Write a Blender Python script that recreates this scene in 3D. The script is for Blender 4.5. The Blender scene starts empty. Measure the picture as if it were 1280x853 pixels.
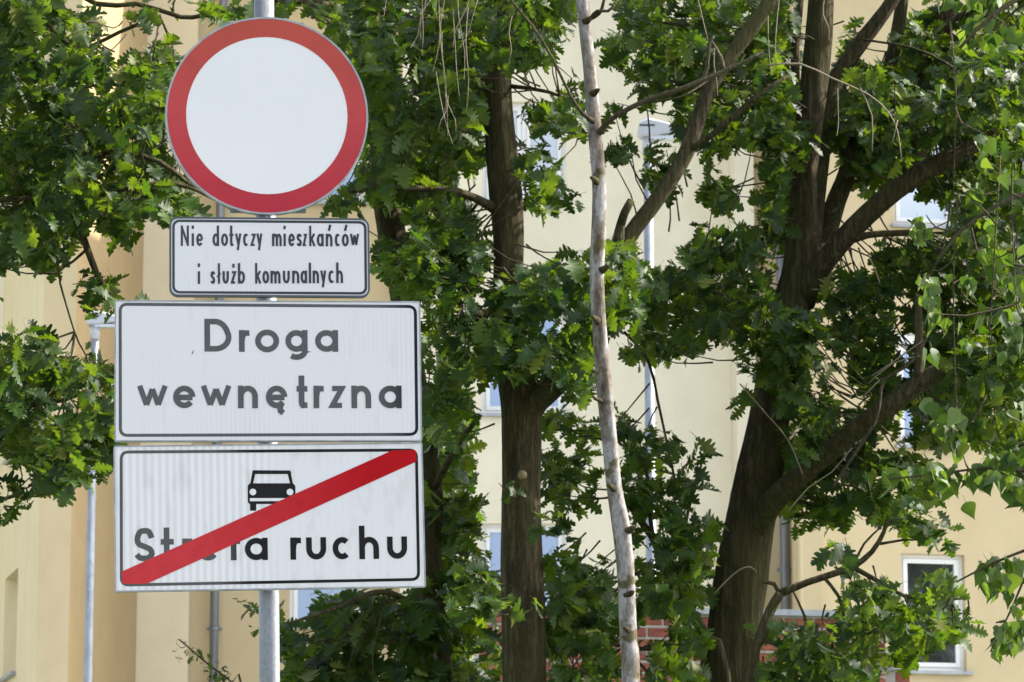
import bpy, bmesh, math, random
import numpy as np
from mathutils import Vector, Matrix, noise as pnoise
R = math.radians
rnd = random.Random(7)
scn = bpy.context.scene
col = scn.collection

# ------------------------------------------------------------------ camera
F_PX = 4400.0
PITCH = math.atan(780 / F_PX)
CAM = Vector((0, 0, 1.5))
cd = bpy.data.cameras.new('camera'); cam = bpy.data.objects.new('camera', cd); col.objects.link(cam)
cam.location = CAM; cam.rotation_euler = (R(90) + PITCH, 0, 0)
cd.sensor_width = 36; cd.lens = F_PX * 36 / 1280
cd.clip_start = 0.1; cd.clip_end = 2000
cd.dof.use_dof = True; cd.dof.focus_distance = 10.9; cd.dof.aperture_fstop = 18
scn.camera = cam
# ------------------------------------------------------------------ light
SUN_EL, SUN_AZ = R(38), R(75)          # azimuth clockwise from +Y: behind the trees, to the right
w = bpy.data.worlds.new('World'); scn.world = w; w.use_nodes = True
nt = w.node_tree; bg = nt.nodes['Background']
sky = nt.nodes.new('ShaderNodeTexSky'); sky.sky_type = 'NISHITA'; sky.sun_disc = False
sky.sun_elevation = SUN_EL; sky.sun_rotation = SUN_AZ
sky.dust_density = 3.0; sky.air_density = 1.0; sky.ozone_density = 0.6
hs_ = nt.nodes.new('ShaderNodeHueSaturation'); hs_.inputs['Saturation'].default_value = .5; nt.links.new(sky.outputs[0], hs_.inputs['Color']); nt.links.new(hs_.outputs[0], bg.inputs[0]); bg.inputs[1].default_value = 0.15
sd = bpy.data.lights.new('sun', 'SUN'); sun = bpy.data.objects.new('sun', sd); col.objects.link(sun)
sd.energy = 3.6; sd.angle = R(0.5); sd.color = (1.0, 0.93, 0.80)
sdir = Vector((math.sin(SUN_AZ) * math.cos(SUN_EL), math.cos(SUN_AZ) * math.cos(SUN_EL), math.sin(SUN_EL)))
sun.rotation_euler = sdir.to_track_quat('Z', 'Y').to_euler(); sun.location = (10, 10, 30)
scn.view_settings.view_transform = 'Standard'; scn.view_settings.look = 'None'
scn.view_settings.exposure = 1.72; scn.view_settings.gamma = 1.0
scn.cycles.max_bounces = 8; scn.cycles.transparent_max_bounces = 8

# ------------------------------------------------------------------ helpers
def ray(px, py):
    u = (px - 640) / F_PX; v = (426.5 - py) / F_PX
    c, s = math.cos(PITCH), math.sin(PITCH)
    return Vector((u, c - v * s, s + v * c))
def P(px, py, Y):
    d = ray(px, py); return CAM + d * (Y / d.y)
def proj(p):
    q = p - CAM; c, s = math.cos(PITCH), math.sin(PITCH)
    f = q.y * c + q.z * s; u = q.z * c - q.y * s
    return 640 + F_PX * q.x / f, 426.5 - F_PX * u / f
def tag(o, label=None, cat=None, group=None, kind=None):
    if label: o['label'] = label
    if cat: o['category'] = cat
    if group: o['group'] = group
    if kind: o['kind'] = kind
    return o
def empty(name, loc=(0, 0, 0)):
    o = bpy.data.objects.new(name, None); col.objects.link(o); o.location = loc; o.empty_display_size = .2
    return o
def link_mesh(name, verts, faces, mat, parent=None, smooth=False, mats=None):
    me = bpy.data.meshes.new(name); me.from_pydata([tuple(v) for v in verts], [], faces)
    me.update()
    if mat: me.materials.append(mat)
    o = bpy.data.objects.new(name, me); col.objects.link(o)
    if smooth:
        me.polygons.foreach_set('use_smooth', [True] * len(me.polygons))
    if parent:
        o.parent = parent; o.matrix_parent_inverse = parent_world(parent).inverted()
    return o
def parent_world(p):
    m = p.matrix_basis.copy()
    while p.parent:
        m = p.parent.matrix_basis @ p.matrix_parent_inverse @ m if False else (p.parent.matrix_basis @ p.matrix_parent_inverse @ m)
        p = p.parent
    return m
class MB:
    def __init__(s): s.v = []; s.f = []
    def box(s, a, b):
        x0, y0, z0 = a; x1, y1, z1 = b; n = len(s.v)
        s.v += [(x0,y0,z0),(x1,y0,z0),(x1,y1,z0),(x0,y1,z0),(x0,y0,z1),(x1,y0,z1),(x1,y1,z1),(x0,y1,z1)]
        s.f += [tuple(n+i for i in q) for q in ((0,3,2,1),(4,5,6,7),(0,1,5,4),(1,2,6,5),(2,3,7,6),(3,0,4,7))]
        return s
    def quad(s, *p):
        n = len(s.v); s.v += [tuple(q) for q in p]; s.f.append(tuple(range(n, n + len(p)))); return s
    def xf(s, M, start=0):
        s.v[start:] = [tuple(M @ Vector(v)) for v in s.v[start:]]; return s
    def build(s, name, mat, parent=None, smooth=False):
        return link_mesh(name, s.v, s.f, mat, parent, smooth)

def catmull(pts, step):
    """pts: list of (Vector, radius) -> dense list"""
    out = []
    n = len(pts)
    for i in range(n - 1):
        p0 = pts[max(i-1, 0)]; p1 = pts[i]; p2 = pts[i+1]; p3 = pts[min(i+2, n-1)]
        L = (p2[0] - p1[0]).length; k = max(2, int(L / step))
        for j in range(k):
            t = j / k
            a = 0.5 * ((2*p1[0]) + (p2[0]-p0[0])*t + (2*p0[0]-5*p1[0]+4*p2[0]-p3[0])*t*t + (3*p1[0]-p0[0]-3*p2[0]+p3[0])*t**3)
            out.append((a, p1[1] + (p2[1]-p1[1]) * t))
    out.append(pts[-1]); return out
def tube_mb(mb, pts, sides=12, step=0.08, rough=0.0, cap=True, seed=0):
    pp = catmull(pts, step) if step else pts
    rr = random.Random(seed)
    n0 = len(mb.v); up = Vector((0.13, 0.97, 0.2)).normalized()
    ph = [rr.uniform(0, 6.28) for _ in range(6)]
    d = 0
    for i, (p, r) in enumerate(pp):
        t = (pp[min(i+1, len(pp)-1)][0] - pp[max(i-1, 0)][0]).normalized()
        a = t.cross(up)
        if a.length < 1e-3: a = t.orthogonal()
        a.normalize(); b = a.cross(t).normalized()
        if i: d += (p - pp[i-1][0]).length
        for k in range(sides):
            th = 2 * math.pi * k / sides
            q = 1.0
            if rough:
                q += rough * (math.sin(3*th + ph[0] + d*2.1) * .5 + math.sin(5*th + ph[1] - d*3.3) * .3
                     + math.sin(2*th + ph[2] + d*7) * .3 + math.sin(d*11 + ph[3]) * .3 + rr.uniform(-.25, .25))
                if sides >= 20: q += rough * 1.1 * pnoise.noise(Vector((math.cos(th)*r*26 + ph[4], math.sin(th)*r*26 + ph[5], d*3.0)))
            mb.v.append(tuple(p + (a * math.cos(th) + b * math.sin(th)) * r * q))
    m = len(pp)
    for i in range(m - 1):
        for k in range(sides):
            k2 = (k + 1) % sides
            mb.f.append((n0+i*sides+k, n0+i*sides+k2, n0+(i+1)*sides+k2, n0+(i+1)*sides+k))
    if cap:
        mb.f.append(tuple(n0 + k for k in range(sides))[::-1]); mb.f.append(tuple(n0+(m-1)*sides+k for k in range(sides)))
    return pp

# ------------------------------------------------------------------ materials
def mat(name, rough=.6, metal=0, spec=.5, color=(.5,.5,.5)):
    m = bpy.data.materials.new(name); m.use_nodes = True
    b = m.node_tree.nodes['Principled BSDF']
    b.inputs['Base Color'].default_value = (*color, 1); b.inputs['Roughness'].default_value = rough
    b.inputs['Metallic'].default_value = metal; b.inputs['Specular IOR Level'].default_value = spec
    return m, m.node_tree, b
def N(t, kind, **kw):
    n = t.nodes.new(kind)
    for k, v in kw.items():
        if k in n.inputs: n.inputs[k].default_value = v
        else: setattr(n, k, v)
    return n
def coords(t, kind='Object', scale=(1,1,1)):
    c = N(t, 'ShaderNodeTexCoord'); mp = N(t, 'ShaderNodeMapping'); mp.inputs['Scale'].default_value = scale
    t.links.new(c.outputs[kind], mp.inputs[0]); return mp.outputs[0]
def noise(t, vec, scale, detail=4, rough=.55):
    n = N(t, 'ShaderNodeTexNoise'); n.inputs['Scale'].default_value = scale
    n.inputs['Detail'].default_value = detail; n.inputs['Roughness'].default_value = rough
    t.links.new(vec, n.inputs['Vector']); return n.outputs['Fac']
def ramp(t, fac, stops):
    r = N(t, 'ShaderNodeValToRGB'); e = r.color_ramp.elements
    while len(e) < len(stops): e.new(0.5)
    for i, (p, c) in enumerate(stops): e[i].position = p; e[i].color = (*c, 1)
    t.links.new(fac, r.inputs[0]); return r.outputs[0]
def mix(t, fac, a, b, mode='MIX'):
    m = N(t, 'ShaderNodeMix', data_type='RGBA', blend_type=mode)
    if isinstance(fac, float): m.inputs[0].default_value = fac
    else: t.links.new(fac, m.inputs[0])
    for i, q in ((6, a), (7, b)):
        if isinstance(q, tuple): m.inputs[i].default_value = (*q, 1)
        else: t.links.new(q, m.inputs[i])
    return m.outputs[2]
def bump(t, b, h, strength, dist=.01):
    n = N(t, 'ShaderNodeBump'); n.inputs['Strength'].default_value = strength; n.inputs['Distance'].default_value = dist
    t.links.new(h, n.inputs['Height']); t.links.new(n.outputs[0], b.inputs['Normal'])

def plaster(name, c):
    m, t, b = mat(name, .9, spec=.2)
    big = noise(t, coords(t, 'Object', (.5, .5, .22)), 1.6, 5)
    streak = noise(t, coords(t, 'Object', (1.2, 1.2, .9)), 2.5, 7, .62)
    c1 = ramp(t, big, [(.3, tuple(x*.90 for x in c)), (.7, c)])
    c2 = ramp(t, streak, [(.3, (.93, .925, .91)), (.6, (1, 1, 1))])
    t.links.new(mix(t, 1.0, c1, c2, 'MULTIPLY'), b.inputs['Base Color'])
    bump(t, b, noise(t, coords(t), 160, 3), .35, .004)
    return m
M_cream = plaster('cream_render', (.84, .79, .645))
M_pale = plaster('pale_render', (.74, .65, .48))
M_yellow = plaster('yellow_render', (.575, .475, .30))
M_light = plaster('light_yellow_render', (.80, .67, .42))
M_yellow_shade = plaster('shaded_yellow_render', (.39, .295, .165))  # yellow render darkened, the shade of the recess is in its colour
m, t, b = mat('white_window_plastic', .35, color=(.80, .81, .83)); M_wframe = m
bump(t, b, noise(t, coords(t), 30), .05)
m, t, b = mat('grey_sheet_metal', .45, metal=.6); M_sheet = m
t.links.new(ramp(t, noise(t, coords(t, 'Object', (1, 1, .4)), 9), [(.3, (.28, .30, .33)), (.7, (.42, .44, .47))]), b.inputs['Base Color'])
def glass(name, dark, tint, mixf):
    m, t, b = mat(name, .03, color=dark); 
    g = N(t, 'ShaderNodeBsdfGlossy'); g.inputs['Roughness'].default_value = .03; g.inputs['Color'].default_value = (*tint, 1)
    ms = N(t, 'ShaderNodeMixShader'); ms.inputs[0].default_value = mixf
    t.links.new(b.outputs[0], ms.inputs[1]); t.links.new(g.outputs[0], ms.inputs[2])
    t.links.new(ms.outputs[0], t.nodes['Material Output'].inputs[0])
    bump(t, b, noise(t, coords(t), 3), .1)
    return m
M_glass_dark = glass('dark_window_glass', (.02, .022, .025), (.9, .95, 1), .05)
M_glass_blue = glass('blue_reflecting_glass', (.13, .18, .30), (.62, .74, 1), .25)
M_glass_pale = glass('pale_curtained_glass', (.42, .47, .56), (.9, .95, 1), .15)

m, t, b = mat('galvanised_steel', .5, metal=.35); M_galv = m
v = N(t, 'ShaderNodeTexVoronoi'); v.inputs['Scale'].default_value = 170; t.links.new(coords(t, 'Object', (1, 1, .5)), v.inputs[0])
c1 = ramp(t, v.outputs['Color'], [(.1, (.17, .19, .22)), (.9, (.235, .255, .285))])
c2 = ramp(t, noise(t, coords(t, 'Object', (30, 30, .6)), 1.2, 5), [(.3, (.70, .69, .68)), (.65, (1, 1, 1))])
t.links.new(mix(t, 1.0, c1, c2, 'MULTIPLY'), b.inputs['Base Color'])
t.links.new(ramp(t, noise(t, coords(t), 14), [(.3, (.32,)*3), (.7, (.55,)*3)]), b.inputs['Roughness'])
m, t, b = mat('lamp_pole_zinc', .5, metal=.3); M_lampzinc = m
v = N(t, 'ShaderNodeTexVoronoi'); v.inputs['Scale'].default_value = 14; t.links.new(coords(t, 'Object', (1, 1, .6)), v.inputs[0])
t.links.new(ramp(t, v.outputs['Color'], [(.1, (.19, .215, .25)), (.9, (.29, .315, .355))]), b.inputs['Base Color'])
m, t, b = mat('lamp_head_plastic', .4, color=(.42, .44, .50)); M_lamphead = m
bump(t, b, noise(t, coords(t), 6), .05)

def bark(name, dark, light, moss, mossy=.5, sc=1.0):
    m, t, b = mat(name, .92, spec=.15)
    fur = noise(t, coords(t, 'Object', (22*sc, 22*sc, 3.2*sc)), 1.6, 6, .65)
    fine = noise(t, coords(t, 'Object', (60, 60, 22)), 1.5, 4)
    big = noise(t, coords(t, 'Object', (1, 1, .6)), 3.0, 4)
    c = ramp(t, fur, [(.40, tuple(x*.55 for x in dark)), (.5, dark), (.62, light)])
    c = mix(t, 0.35, c, ramp(t, fine, [(.3, tuple(x*.6 for x in dark)), (.7, light)]))
    c = mix(t, ramp(t, big, [(.5 - .25*mossy, (0, 0, 0)), (.75, (.7, .7, .7))]), c, moss)
    t.links.new(c, b.inputs['Base Color'])
    bump(t, b, fur, 1.0, .035)
    return m
M_bark = bark('oak_bark', (.030, .023, .013), (.110, .088, .050), (.066, .068, .022))
M_branch = bark('oak_branch_bark', (.038, .030, .018), (.13, .105, .062), (.080, .080, .028), .7, 1.6)
M_twig = bark('twig_bark', (.07, .055, .038), (.16, .13, .09), (.11, .11, .05), .4, 3)
m, t, b = mat('cut_wood', .85); M_cut = m
t.links.new(ramp(t, noise(t, coords(t), 25), [(.3, (.15, .11, .055)), (.7, (.30, .24, .13))]), b.inputs['Base Color'])
m, t, b = mat('peeling_pale_bark', .85, spec=.2); M_pbark = m
pat = noise(t, coords(t, 'Object', (9, 9, 3.2)), 1.8, 6, .6)
c = ramp(t, pat, [(.36, (.07, .058, .045)), (.44, (.15, .13, .112)), (.51, (.175, .165, .155)), (.55, (.27, .265, .275))])
ms_ = noise(t, coords(t, 'Object', (4, 4, 5)), 1.7, 4, .5)
c = mix(t, ramp(t, ms_, [(.57, (0, 0, 0)), (.62, (.9, .9, .9))]), c, (.07, .062, .022))
c = mix(t, 0.5, c, ramp(t, noise(t, coords(t, 'Object', (55, 55, 30)), 1.6, 4), [(.35, (.12, .09, .07)), (.6, (.6, .56, .55))]), 'SOFT_LIGHT')
t.links.new(c, b.inputs['Base Color']); bump(t, b, pat, .6, .012)
m, t, b = mat('dry_twig', .9, color=(.17, .14, .10)); M_dry = m

def leafmat(name, use_attr, ca, cb, under, trans):
    m, t, b = mat(name, .52, spec=.22)
    if use_attr:
        a = N(t, 'ShaderNodeAttribute'); a.attribute_name = 'tint'; f = a.outputs['Fac']
    else:
        a = N(t, 'ShaderNodeObjectInfo'); f = a.outputs['Random']
    c = ramp(t, f, [(0, ca[0]), (.5, ca[1]), (.88, ca[2]), (1, ca[3])])
    vein = ramp(t, noise(t, coords(t), 18, 3), [(.3, (.80, .82, .78)), (.7, (1.08, 1.08, 1.0))])
    c = mix(t, 1.0, c, vein, 'MULTIPLY')
    g = N(t, 'ShaderNodeNewGeometry')
    c2 = mix(t, 0.55, c, under)
    cc = mix(t, g.outputs['Backfacing'], c, c2)
    t.links.new(cc, b.inputs['Base Color'])
    tr = N(t, 'ShaderNodeBsdfTranslucent')
    tc = mix(t, 1.0, ramp(t, f, [(0, (cb[0])), (1, cb[1])]), vein, 'MULTIPLY')
    t.links.new(tc, tr.inputs[0])
    ms = N(t, 'ShaderNodeMixShader'); ms.inputs[0].default_value = trans
    t.links.new(b.outputs[0], ms.inputs[1]); t.links.new(tr.outputs[0], ms.inputs[2])
    t.links.new(ms.outputs[0], t.nodes['Material Output'].inputs[0])
    return m
OC = ((.008, .022, .007), (.017, .044, .008), (.035, .076, .011), (.13, .135, .03))
OT = ((.07, .17, .006), (.27, .40, .012))
M_oak = {True: leafmat('oak_leaves_mass', True, OC, OT, (.06, .09, .045), .28),
         False: leafmat('oak_leaf', False, OC, OT, (.06, .09, .045), .28)}
BC = ((.013, .042, .010), (.026, .066, .013), (.046, .10, .018), (.11, .14, .03))
BT = ((.10, .20, .015), (.24, .36, .025))
M_birch = {True: leafmat('birch_leaves_mass', True, BC, BT, (.11, .15, .075), .30),
           False: leafmat('birch_leaf', False, BC, BT, (.11, .15, .075), .30)}

# ------------------------------------------------------------------ ground
def sheet(name, x0, y0, x1, y1, z, m):
    o = MB().quad((x0,y0,z),(x1,y0,z),(x1,y1,z),(x0,y1,z)).build(name, m); tag(o, kind='structure'); return o
m, t, b = mat('grass_ground', .95); M_grass = m
t.links.new(ramp(t, noise(t, coords(t), 3, 8), [(.3, (.04, .07, .02)), (.7, (.09, .12, .04))]), b.inputs['Base Color'])
m, t, b = mat('asphalt', .9); M_asph = m
t.links.new(ramp(t, noise(t, coords(t), 60, 5), [(.3, (.045, .045, .045)), (.7, (.085, .083, .08))]), b.inputs['Base Color'])
m, t, b = mat('concrete_paving', .9); M_conc = m
t.links.new(ramp(t, noise(t, coords(t), 12, 6), [(.3, (.30, .29, .27)), (.7, (.42, .41, .38))]), b.inputs['Base Color'])
sheet('ground', -900, -900, 900, 900, 0, M_grass)
sheet('road', -200, -4, 200, 6.5, .004, M_asph)
k = MB().box((-200, 6.5, -.1), (200, 6.65, .12)).build('kerb', M_conc); tag(k, kind='structure')
sheet('pavement', -200, 6.65, 200, 8.6, .118, M_conc)
sheet('courtyard', -60, 24, 60, 40, .004, M_conc)

# ------------------------------------------------------------------ building
FLOOR = 2.8
class Wall:
    def __init__(s, px0, Y0, dirx, diry, length):
        d = ray(px0, 700); s.p0 = Vector((d.x / d.y * Y0, Y0, 0)); s.t = Vector((dirx, diry, 0)).normalized(); s.L = length
        n = Vector((s.t.y, -s.t.x, 0)); s.n = n if (CAM - s.p0).dot(n) > 0 else -n
    def hit(s, px, py):
        d = ray(px, py); k = (s.p0 - CAM).dot(s.n) / d.dot(s.n); q = CAM + d * k
        return (q - s.p0).dot(s.t), q.z
    def pt(s, a, z, off=0): return s.p0 + s.t * a + s.n * off + Vector((0, 0, z))
    def M(s):      # local x along the wall, y into the wall, z up
        return Matrix.Translation(s.p0) @ Matrix(((s.t.x, -s.n.x, 0, 0), (s.t.y, -s.n.y, 0, 0), (0, 0, 1, 0), (0, 0, 0, 1)))
ZTOP = 17.0
bld = empty('apartment_building', (0, 45, 0))
tag(bld, 'cream and yellow rendered apartment building behind the trees', 'building')
def wall_mesh(W, holes, m, a0=0, reveal=.16):
    """front sheet with window openings, deep reveals and solid thickness behind"""
    mb = MB(); L = W.L
    ss = sorted({a0, L} | {h[0] for h in holes} | {h[1] for h in holes}); zz = sorted({0.0, ZTOP} | {h[2] for h in holes} | {h[3] for h in holes})
    for i in range(len(ss)-1):
        for j in range(len(zz)-1):
            sm, zm = (ss[i]+ss[i+1])/2, (zz[j]+zz[j+1])/2
            if any(h[0] < sm < h[1] and h[2] < zm < h[3] for h in holes): continue
            mb.quad(W.pt(ss[i], zz[j]), W.pt(ss[i+1], zz[j]), W.pt(ss[i+1], zz[j+1]), W.pt(ss[i], zz[j+1]))
    for a, b_, c, d in holes:
        for (p, q) in (((a, c), (b_, c)), ((b_, c), (b_, d)), ((b_, d), (a, d)), ((a, d), (a, c))):
            mb.quad(W.pt(*p), W.pt(*q), W.pt(*q, -reveal), W.pt(*p, -reveal))
    # back and edges
    T = .3
    for (p, q) in (((a0, 0), (L, 0)), ((L, 0), (L, ZTOP)), ((L, ZTOP), (a0, ZTOP)), ((a0, ZTOP), (a0, 0))):
        mb.quad(W.pt(*p), W.pt(*q), W.pt(*q, -T), W.pt(*p, -T))
    return mb.build('wall', m, bld)
def window(W, h, glassm, double=False, box=0.0, depth=.10, sill=True, fw=.085):
    """frame in the opening h; sub-parts sash, pane, sill"""
    a, b_, c, d = h; Mx = W.M(); n = .05
    fr = MB()
    def ring(mb, x0, x1, z0, z1, wd, y0, y1):
        mb.box((x0, y0, z0), (x1, y1, z0+wd)); mb.box((x0, y0, z1-wd), (x1, y1, z1))
        mb.box((x0, y0, z0+wd), (x0+wd, y1, z1-wd)); mb.box((x1-wd, y0, z0+wd), (x1, y1, z1-wd))
    ring(fr, a, b_, c, d, n, depth, depth+.07)
    if double: fr.box(((a+b_)/2-.03, depth, c+n), ((a+b_)/2+.03, depth+.07, d-n))
    win = fr.xf(Mx).build('window', M_wframe, bld)
    cells = [(a+n, (a+b_)/2-.03), ((a+b_)/2+.03, b_-n)] if double else [(a+n, b_-n)]
    top = d - n - box
    for x0, x1 in cells:
        sh = MB(); ring(sh, x0+.004, x1-.004, c+n+.004, top-.004, fw-n+.02, depth-.018, depth+.05); sh.xf(Mx).build('sash', M_wframe, win)
        g = MB().box((x0+.03, depth+.02, c+n+.03), (x1-.03, depth+.035, top-.03)).xf(Mx); g.build('pane', glassm, win)
    if box:
        MB().box((a+n, depth-.03, top), (b_-n, depth+.06, d-n)).xf(Mx).build('shutter_box', M_wframe, win)
        MB().box((a+n, depth-.035, top+.01), (b_-n, depth-.031, top+.03)).xf(Mx).build('shadow_line', M_black, win)  # black strip drawn for the shadow line along the shutter box
    if sill:
        MB().box((a-.05, -.07, c-.045), (b_+.07, depth, c-.003)).xf(Mx).build('sill', M_sheet, win)
    return win
m, t, b = mat('flat_black', .6, color=(.02, .02, .022)); M_black = m

# right yellow facade
WR = Wall(1000, 43.6, math.cos(R(13)), math.sin(R(13)), 12)
s0, zb = WR.hit(1129, 838); s1, _ = WR.hit(1207, 765); _, zt = WR.hit(1129, 692); _, zb2 = WR.hit(1122, 552)
dz = 2.84
holesR = []
for k_ in range(-1, 3):
    for off in (0, 3.2, 6.4):
        holesR.append((s0+off, s1+off, zb + k_*dz, zt + k_*dz))
wall_mesh(WR, holesR, M_yellow)
for i, h in enumerate(holesR):
    k_ = i // 3 - 1
    window(WR, h, {0: M_glass_dark, 1: M_glass_blue, 2: M_glass_pale}.get(k_, M_glass_blue), box=.14 if k_ == 1 else 0)
# return of the right wing and the recessed strip with the downpipe
WS = Wall(930, 44.9, 1, 0, 0); WS.L = (WR.p0.x - WS.p0.x) - .02
wall_mesh(WS, [], M_yellow)
mb = MB(); mb.box((WR.p0.x-.02, WR.p0.y+.01, 0), (WR.p0.x+.26, 44.9+.2, ZTOP-.01)); mb.build('wall', M_yellow, bld)
# central cream facade
WC = Wall(500, 45.8, 1, .0, 0); WC.L = (ray(948, 700).x / ray(948, 700).y * 44.7 - WC.p0.x)
a0, zb_c = WC.hit(602, 517); a1, _ = WC.hit(708, 460); _, zt_c = WC.hit(602, 388)
hc = []
for k_ in range(-2, 3): hc.append((a0, a1, zb_c + k_*dz, zt_c + k_*dz))
wall_mesh(WC, hc, M_cream)
mb = MB(); mb.box((WC.p0.x+WC.L-.25, 44.7, 0), (WC.p0.x+WC.L, 45.79, ZTOP-.02)); mb.box((WC.p0.x+WC.L-3.35, 44.7, 0), (WC.p0.x+WC.L-.251, 44.95, ZTOP-.02)) if False else None
mb.build('wall', M_cream, bld)
for i, h in enumerate(hc): window(WC, h, M_glass_blue if i in (1, 2) else M_glass_pale, double=True)
# left yellow facade, cream panel
WY = Wall(238, 46.0, 1, 0, 0); WY.L = WC.p0.x - WY.p0.x + .3
WY.L = WC.p0.x - WY.p0.x
b0, zb_y = WY.hit(361, 783); _, zt_y = WY.hit(361, 655)
hy = [(b0, b0 + .95, zb_y + k_*dz, zt_y + k_*dz) for k_ in range(-1, 4)]
wall_mesh(WY, hy, M_yellow)
for h in hy: window(WY, h, M_glass_blue)
WP = Wall(172, 45.85, 1, 0, 0); WP.L = WY.p0.x - WP.p0.x
wall_mesh(WP, [], M_pale)
# left wing: return with shade painted in, front strip, long face running back to the left
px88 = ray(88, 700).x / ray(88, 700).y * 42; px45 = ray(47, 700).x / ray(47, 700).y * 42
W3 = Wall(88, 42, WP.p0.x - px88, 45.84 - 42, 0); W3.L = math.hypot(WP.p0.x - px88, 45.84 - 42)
wall_mesh(W3, [], M_yellow_shade)
W2 = Wall(47, 42, 1, 0, 0); W2.L = px88 - px45
wall_mesh(W2, [], M_yellow)
W1 = Wall(47, 42, -1, 3.86, 14)
hs = []
aw0, zw0 = W1.hit(23, 706); aw1, zw1 = W1.hit(4, 842)
_, zlo = W1.hit(20, 831)
for k_ in range(-1, 4): hs.append((aw0, aw0 + 1.45, zlo - .08 + k_*dz, zlo + 1.22 + k_*dz))
wall_mesh(W1, hs, M_light, reveal=.34)
for h in hs: window(W1, h, M_glass_pale, depth=.26)
# roof slab and far sides so that the block is solid
mb = MB(); mb.box((-9, 46.4, 0), (16, 58, ZTOP)); mb.build('core', M_cream, bld)
mb = MB(); mb.box((-9.4, 45.5, ZTOP+.002), (16.4, 58.4, ZTOP+.3)); mb.box((-9, 42.1, ZTOP+.002), (-4.6, 45.5, ZTOP+.29)); mb.box((3.3, 43.3, ZTOP+.002), (16, 45.5, ZTOP+.29)); mb.build('roof', M_sheet, bld)
def downpipe(px, Y, zs):
    x = ray(px, 700).x / ray(px, 700).y * Y
    mb = MB(); tube_mb(mb, [(Vector((x, Y, 0)), .058), (Vector((x, Y, ZTOP)), .058)], 16, 0)
    dp = mb.build('downpipe', M_galv, bld, True)
    for z in zs:
        mb = MB(); tube_mb(mb, [(Vector((x, Y, z-.02)), .072), (Vector((x, Y, z+.02)), .072)], 16, 0)
        mb.box((x-.10, Y+.02, z-.015), (x+.10, Y+.09, z+.015)); mb.build('pipe_bracket', M_galv, dp)
zbr = P(268, 786, 45.85).z
downpipe(269, 45.85, [zbr + k_*2.4 for k_ in range(-1, 4)])
zbr = P(980, 712, 44.75).z
downpipe(981, 44.75, [zbr + k_*2.4 for k_ in range(-1, 4)])

# ------------------------------------------------------------------ brick wall (annex)
m, t, b = mat('red_brick', .85); M_brick = m
oi = N(t, 'ShaderNodeObjectInfo')
c = ramp(t, oi.outputs['Random'], [(0, (.21, .055, .038)), (.5, (.27, .075, .05)), (1, (.33, .10, .065))])
c = mix(t, 1.0, c, ramp(t, noise(t, coords(t), 14, 5), [(.3, (.55, .55, .57)), (.7, (1.0, 1.0, 1.0))]), 'MULTIPLY')
t.links.new(c, b.inputs['Base Color']); bump(t, b, noise(t, coords(t), 60), .4, .004)
m, t, b = mat('pale_mortar', .9, color=(.36, .335, .31)); M_mort = m
bump(t, b, noise(t, coords(t), 80), .5, .004)
brick_me = {}
def brick_mesh(L):
    if L not in brick_me:
        mb = MB(); e = .004; H = .072; D = .05
        mb.box((0, 0, 0), (L, D, H)); bm = bmesh.new(); me = bpy.data.meshes.new('brick')
        me.from_pydata(mb.v, [], mb.f); bm.from_mesh(me)
        bmesh.ops.bevel(bm, geom=[x for x in bm.edges if all(v.co.y < .01 for v in x.verts)], offset=.005, segments=1, affect='EDGES')
        bm.to_mesh(me); bm.free(); me.materials.append(M_brick); brick_me[L] = me
    return brick_me[L]
def brick_wall(px0, px1, ytop, Y, yaw, label, ymax, thick=.3):
    W = Wall(px0, Y, math.cos(yaw), math.sin(yaw), 1)
    L, _ = W.hit(px1, ytop); _, z = W.hit(px0, ytop); W.L = L
    th = empty('brick_wall', W.p0); tag(th, label, 'wall')
    Mx = W.M()
    MB().box((0, 0, 0), (L, thick, z)).xf(Mx).build('mortar_core', M_mort, th)
    MB().box((-.05, -.07, z+.002), (L+.05, thick+.05, z+.05)).xf(Mx).build('capping', M_sheet, th)
    _, zmin = W.hit(px0, ymax)
    row = 0; zz = z - .09; rb = random.Random(3)
    yw = math.atan2(W.t.y, W.t.x)
    inv = th.matrix_basis.inverted()
    while zz > zmin:
        x = 0 if row % 2 == 0 else .118
        if row % 2: 
            xs = [(0, .105)]
        else: xs = []
        while x + .24 <= L + .01: xs.append((x, .232)); x += .25
        if L - x > .06: xs.append((x, round(L - x, 3)))
        for (xx, l) in xs:
            o = bpy.data.objects.new('brick', brick_mesh(l)); col.objects.link(o); o.parent = th
            o.location = inv @ (Mx @ Vector((xx, -.012 + rb.uniform(-.003, .003), zz + rb.uniform(-.002, .002)))); o.rotation_euler = (0, 0, yw)
        zz -= .094; row += 1
brick_wall(600, 1106, 764, 28, R(10), 'red brick wall with grey metal capping in front of the building', 880)
brick_wall(1118, 1137, 838, 27.0, R(10), 'short red brick pier with grey cap right of the brick wall', 880)

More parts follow.
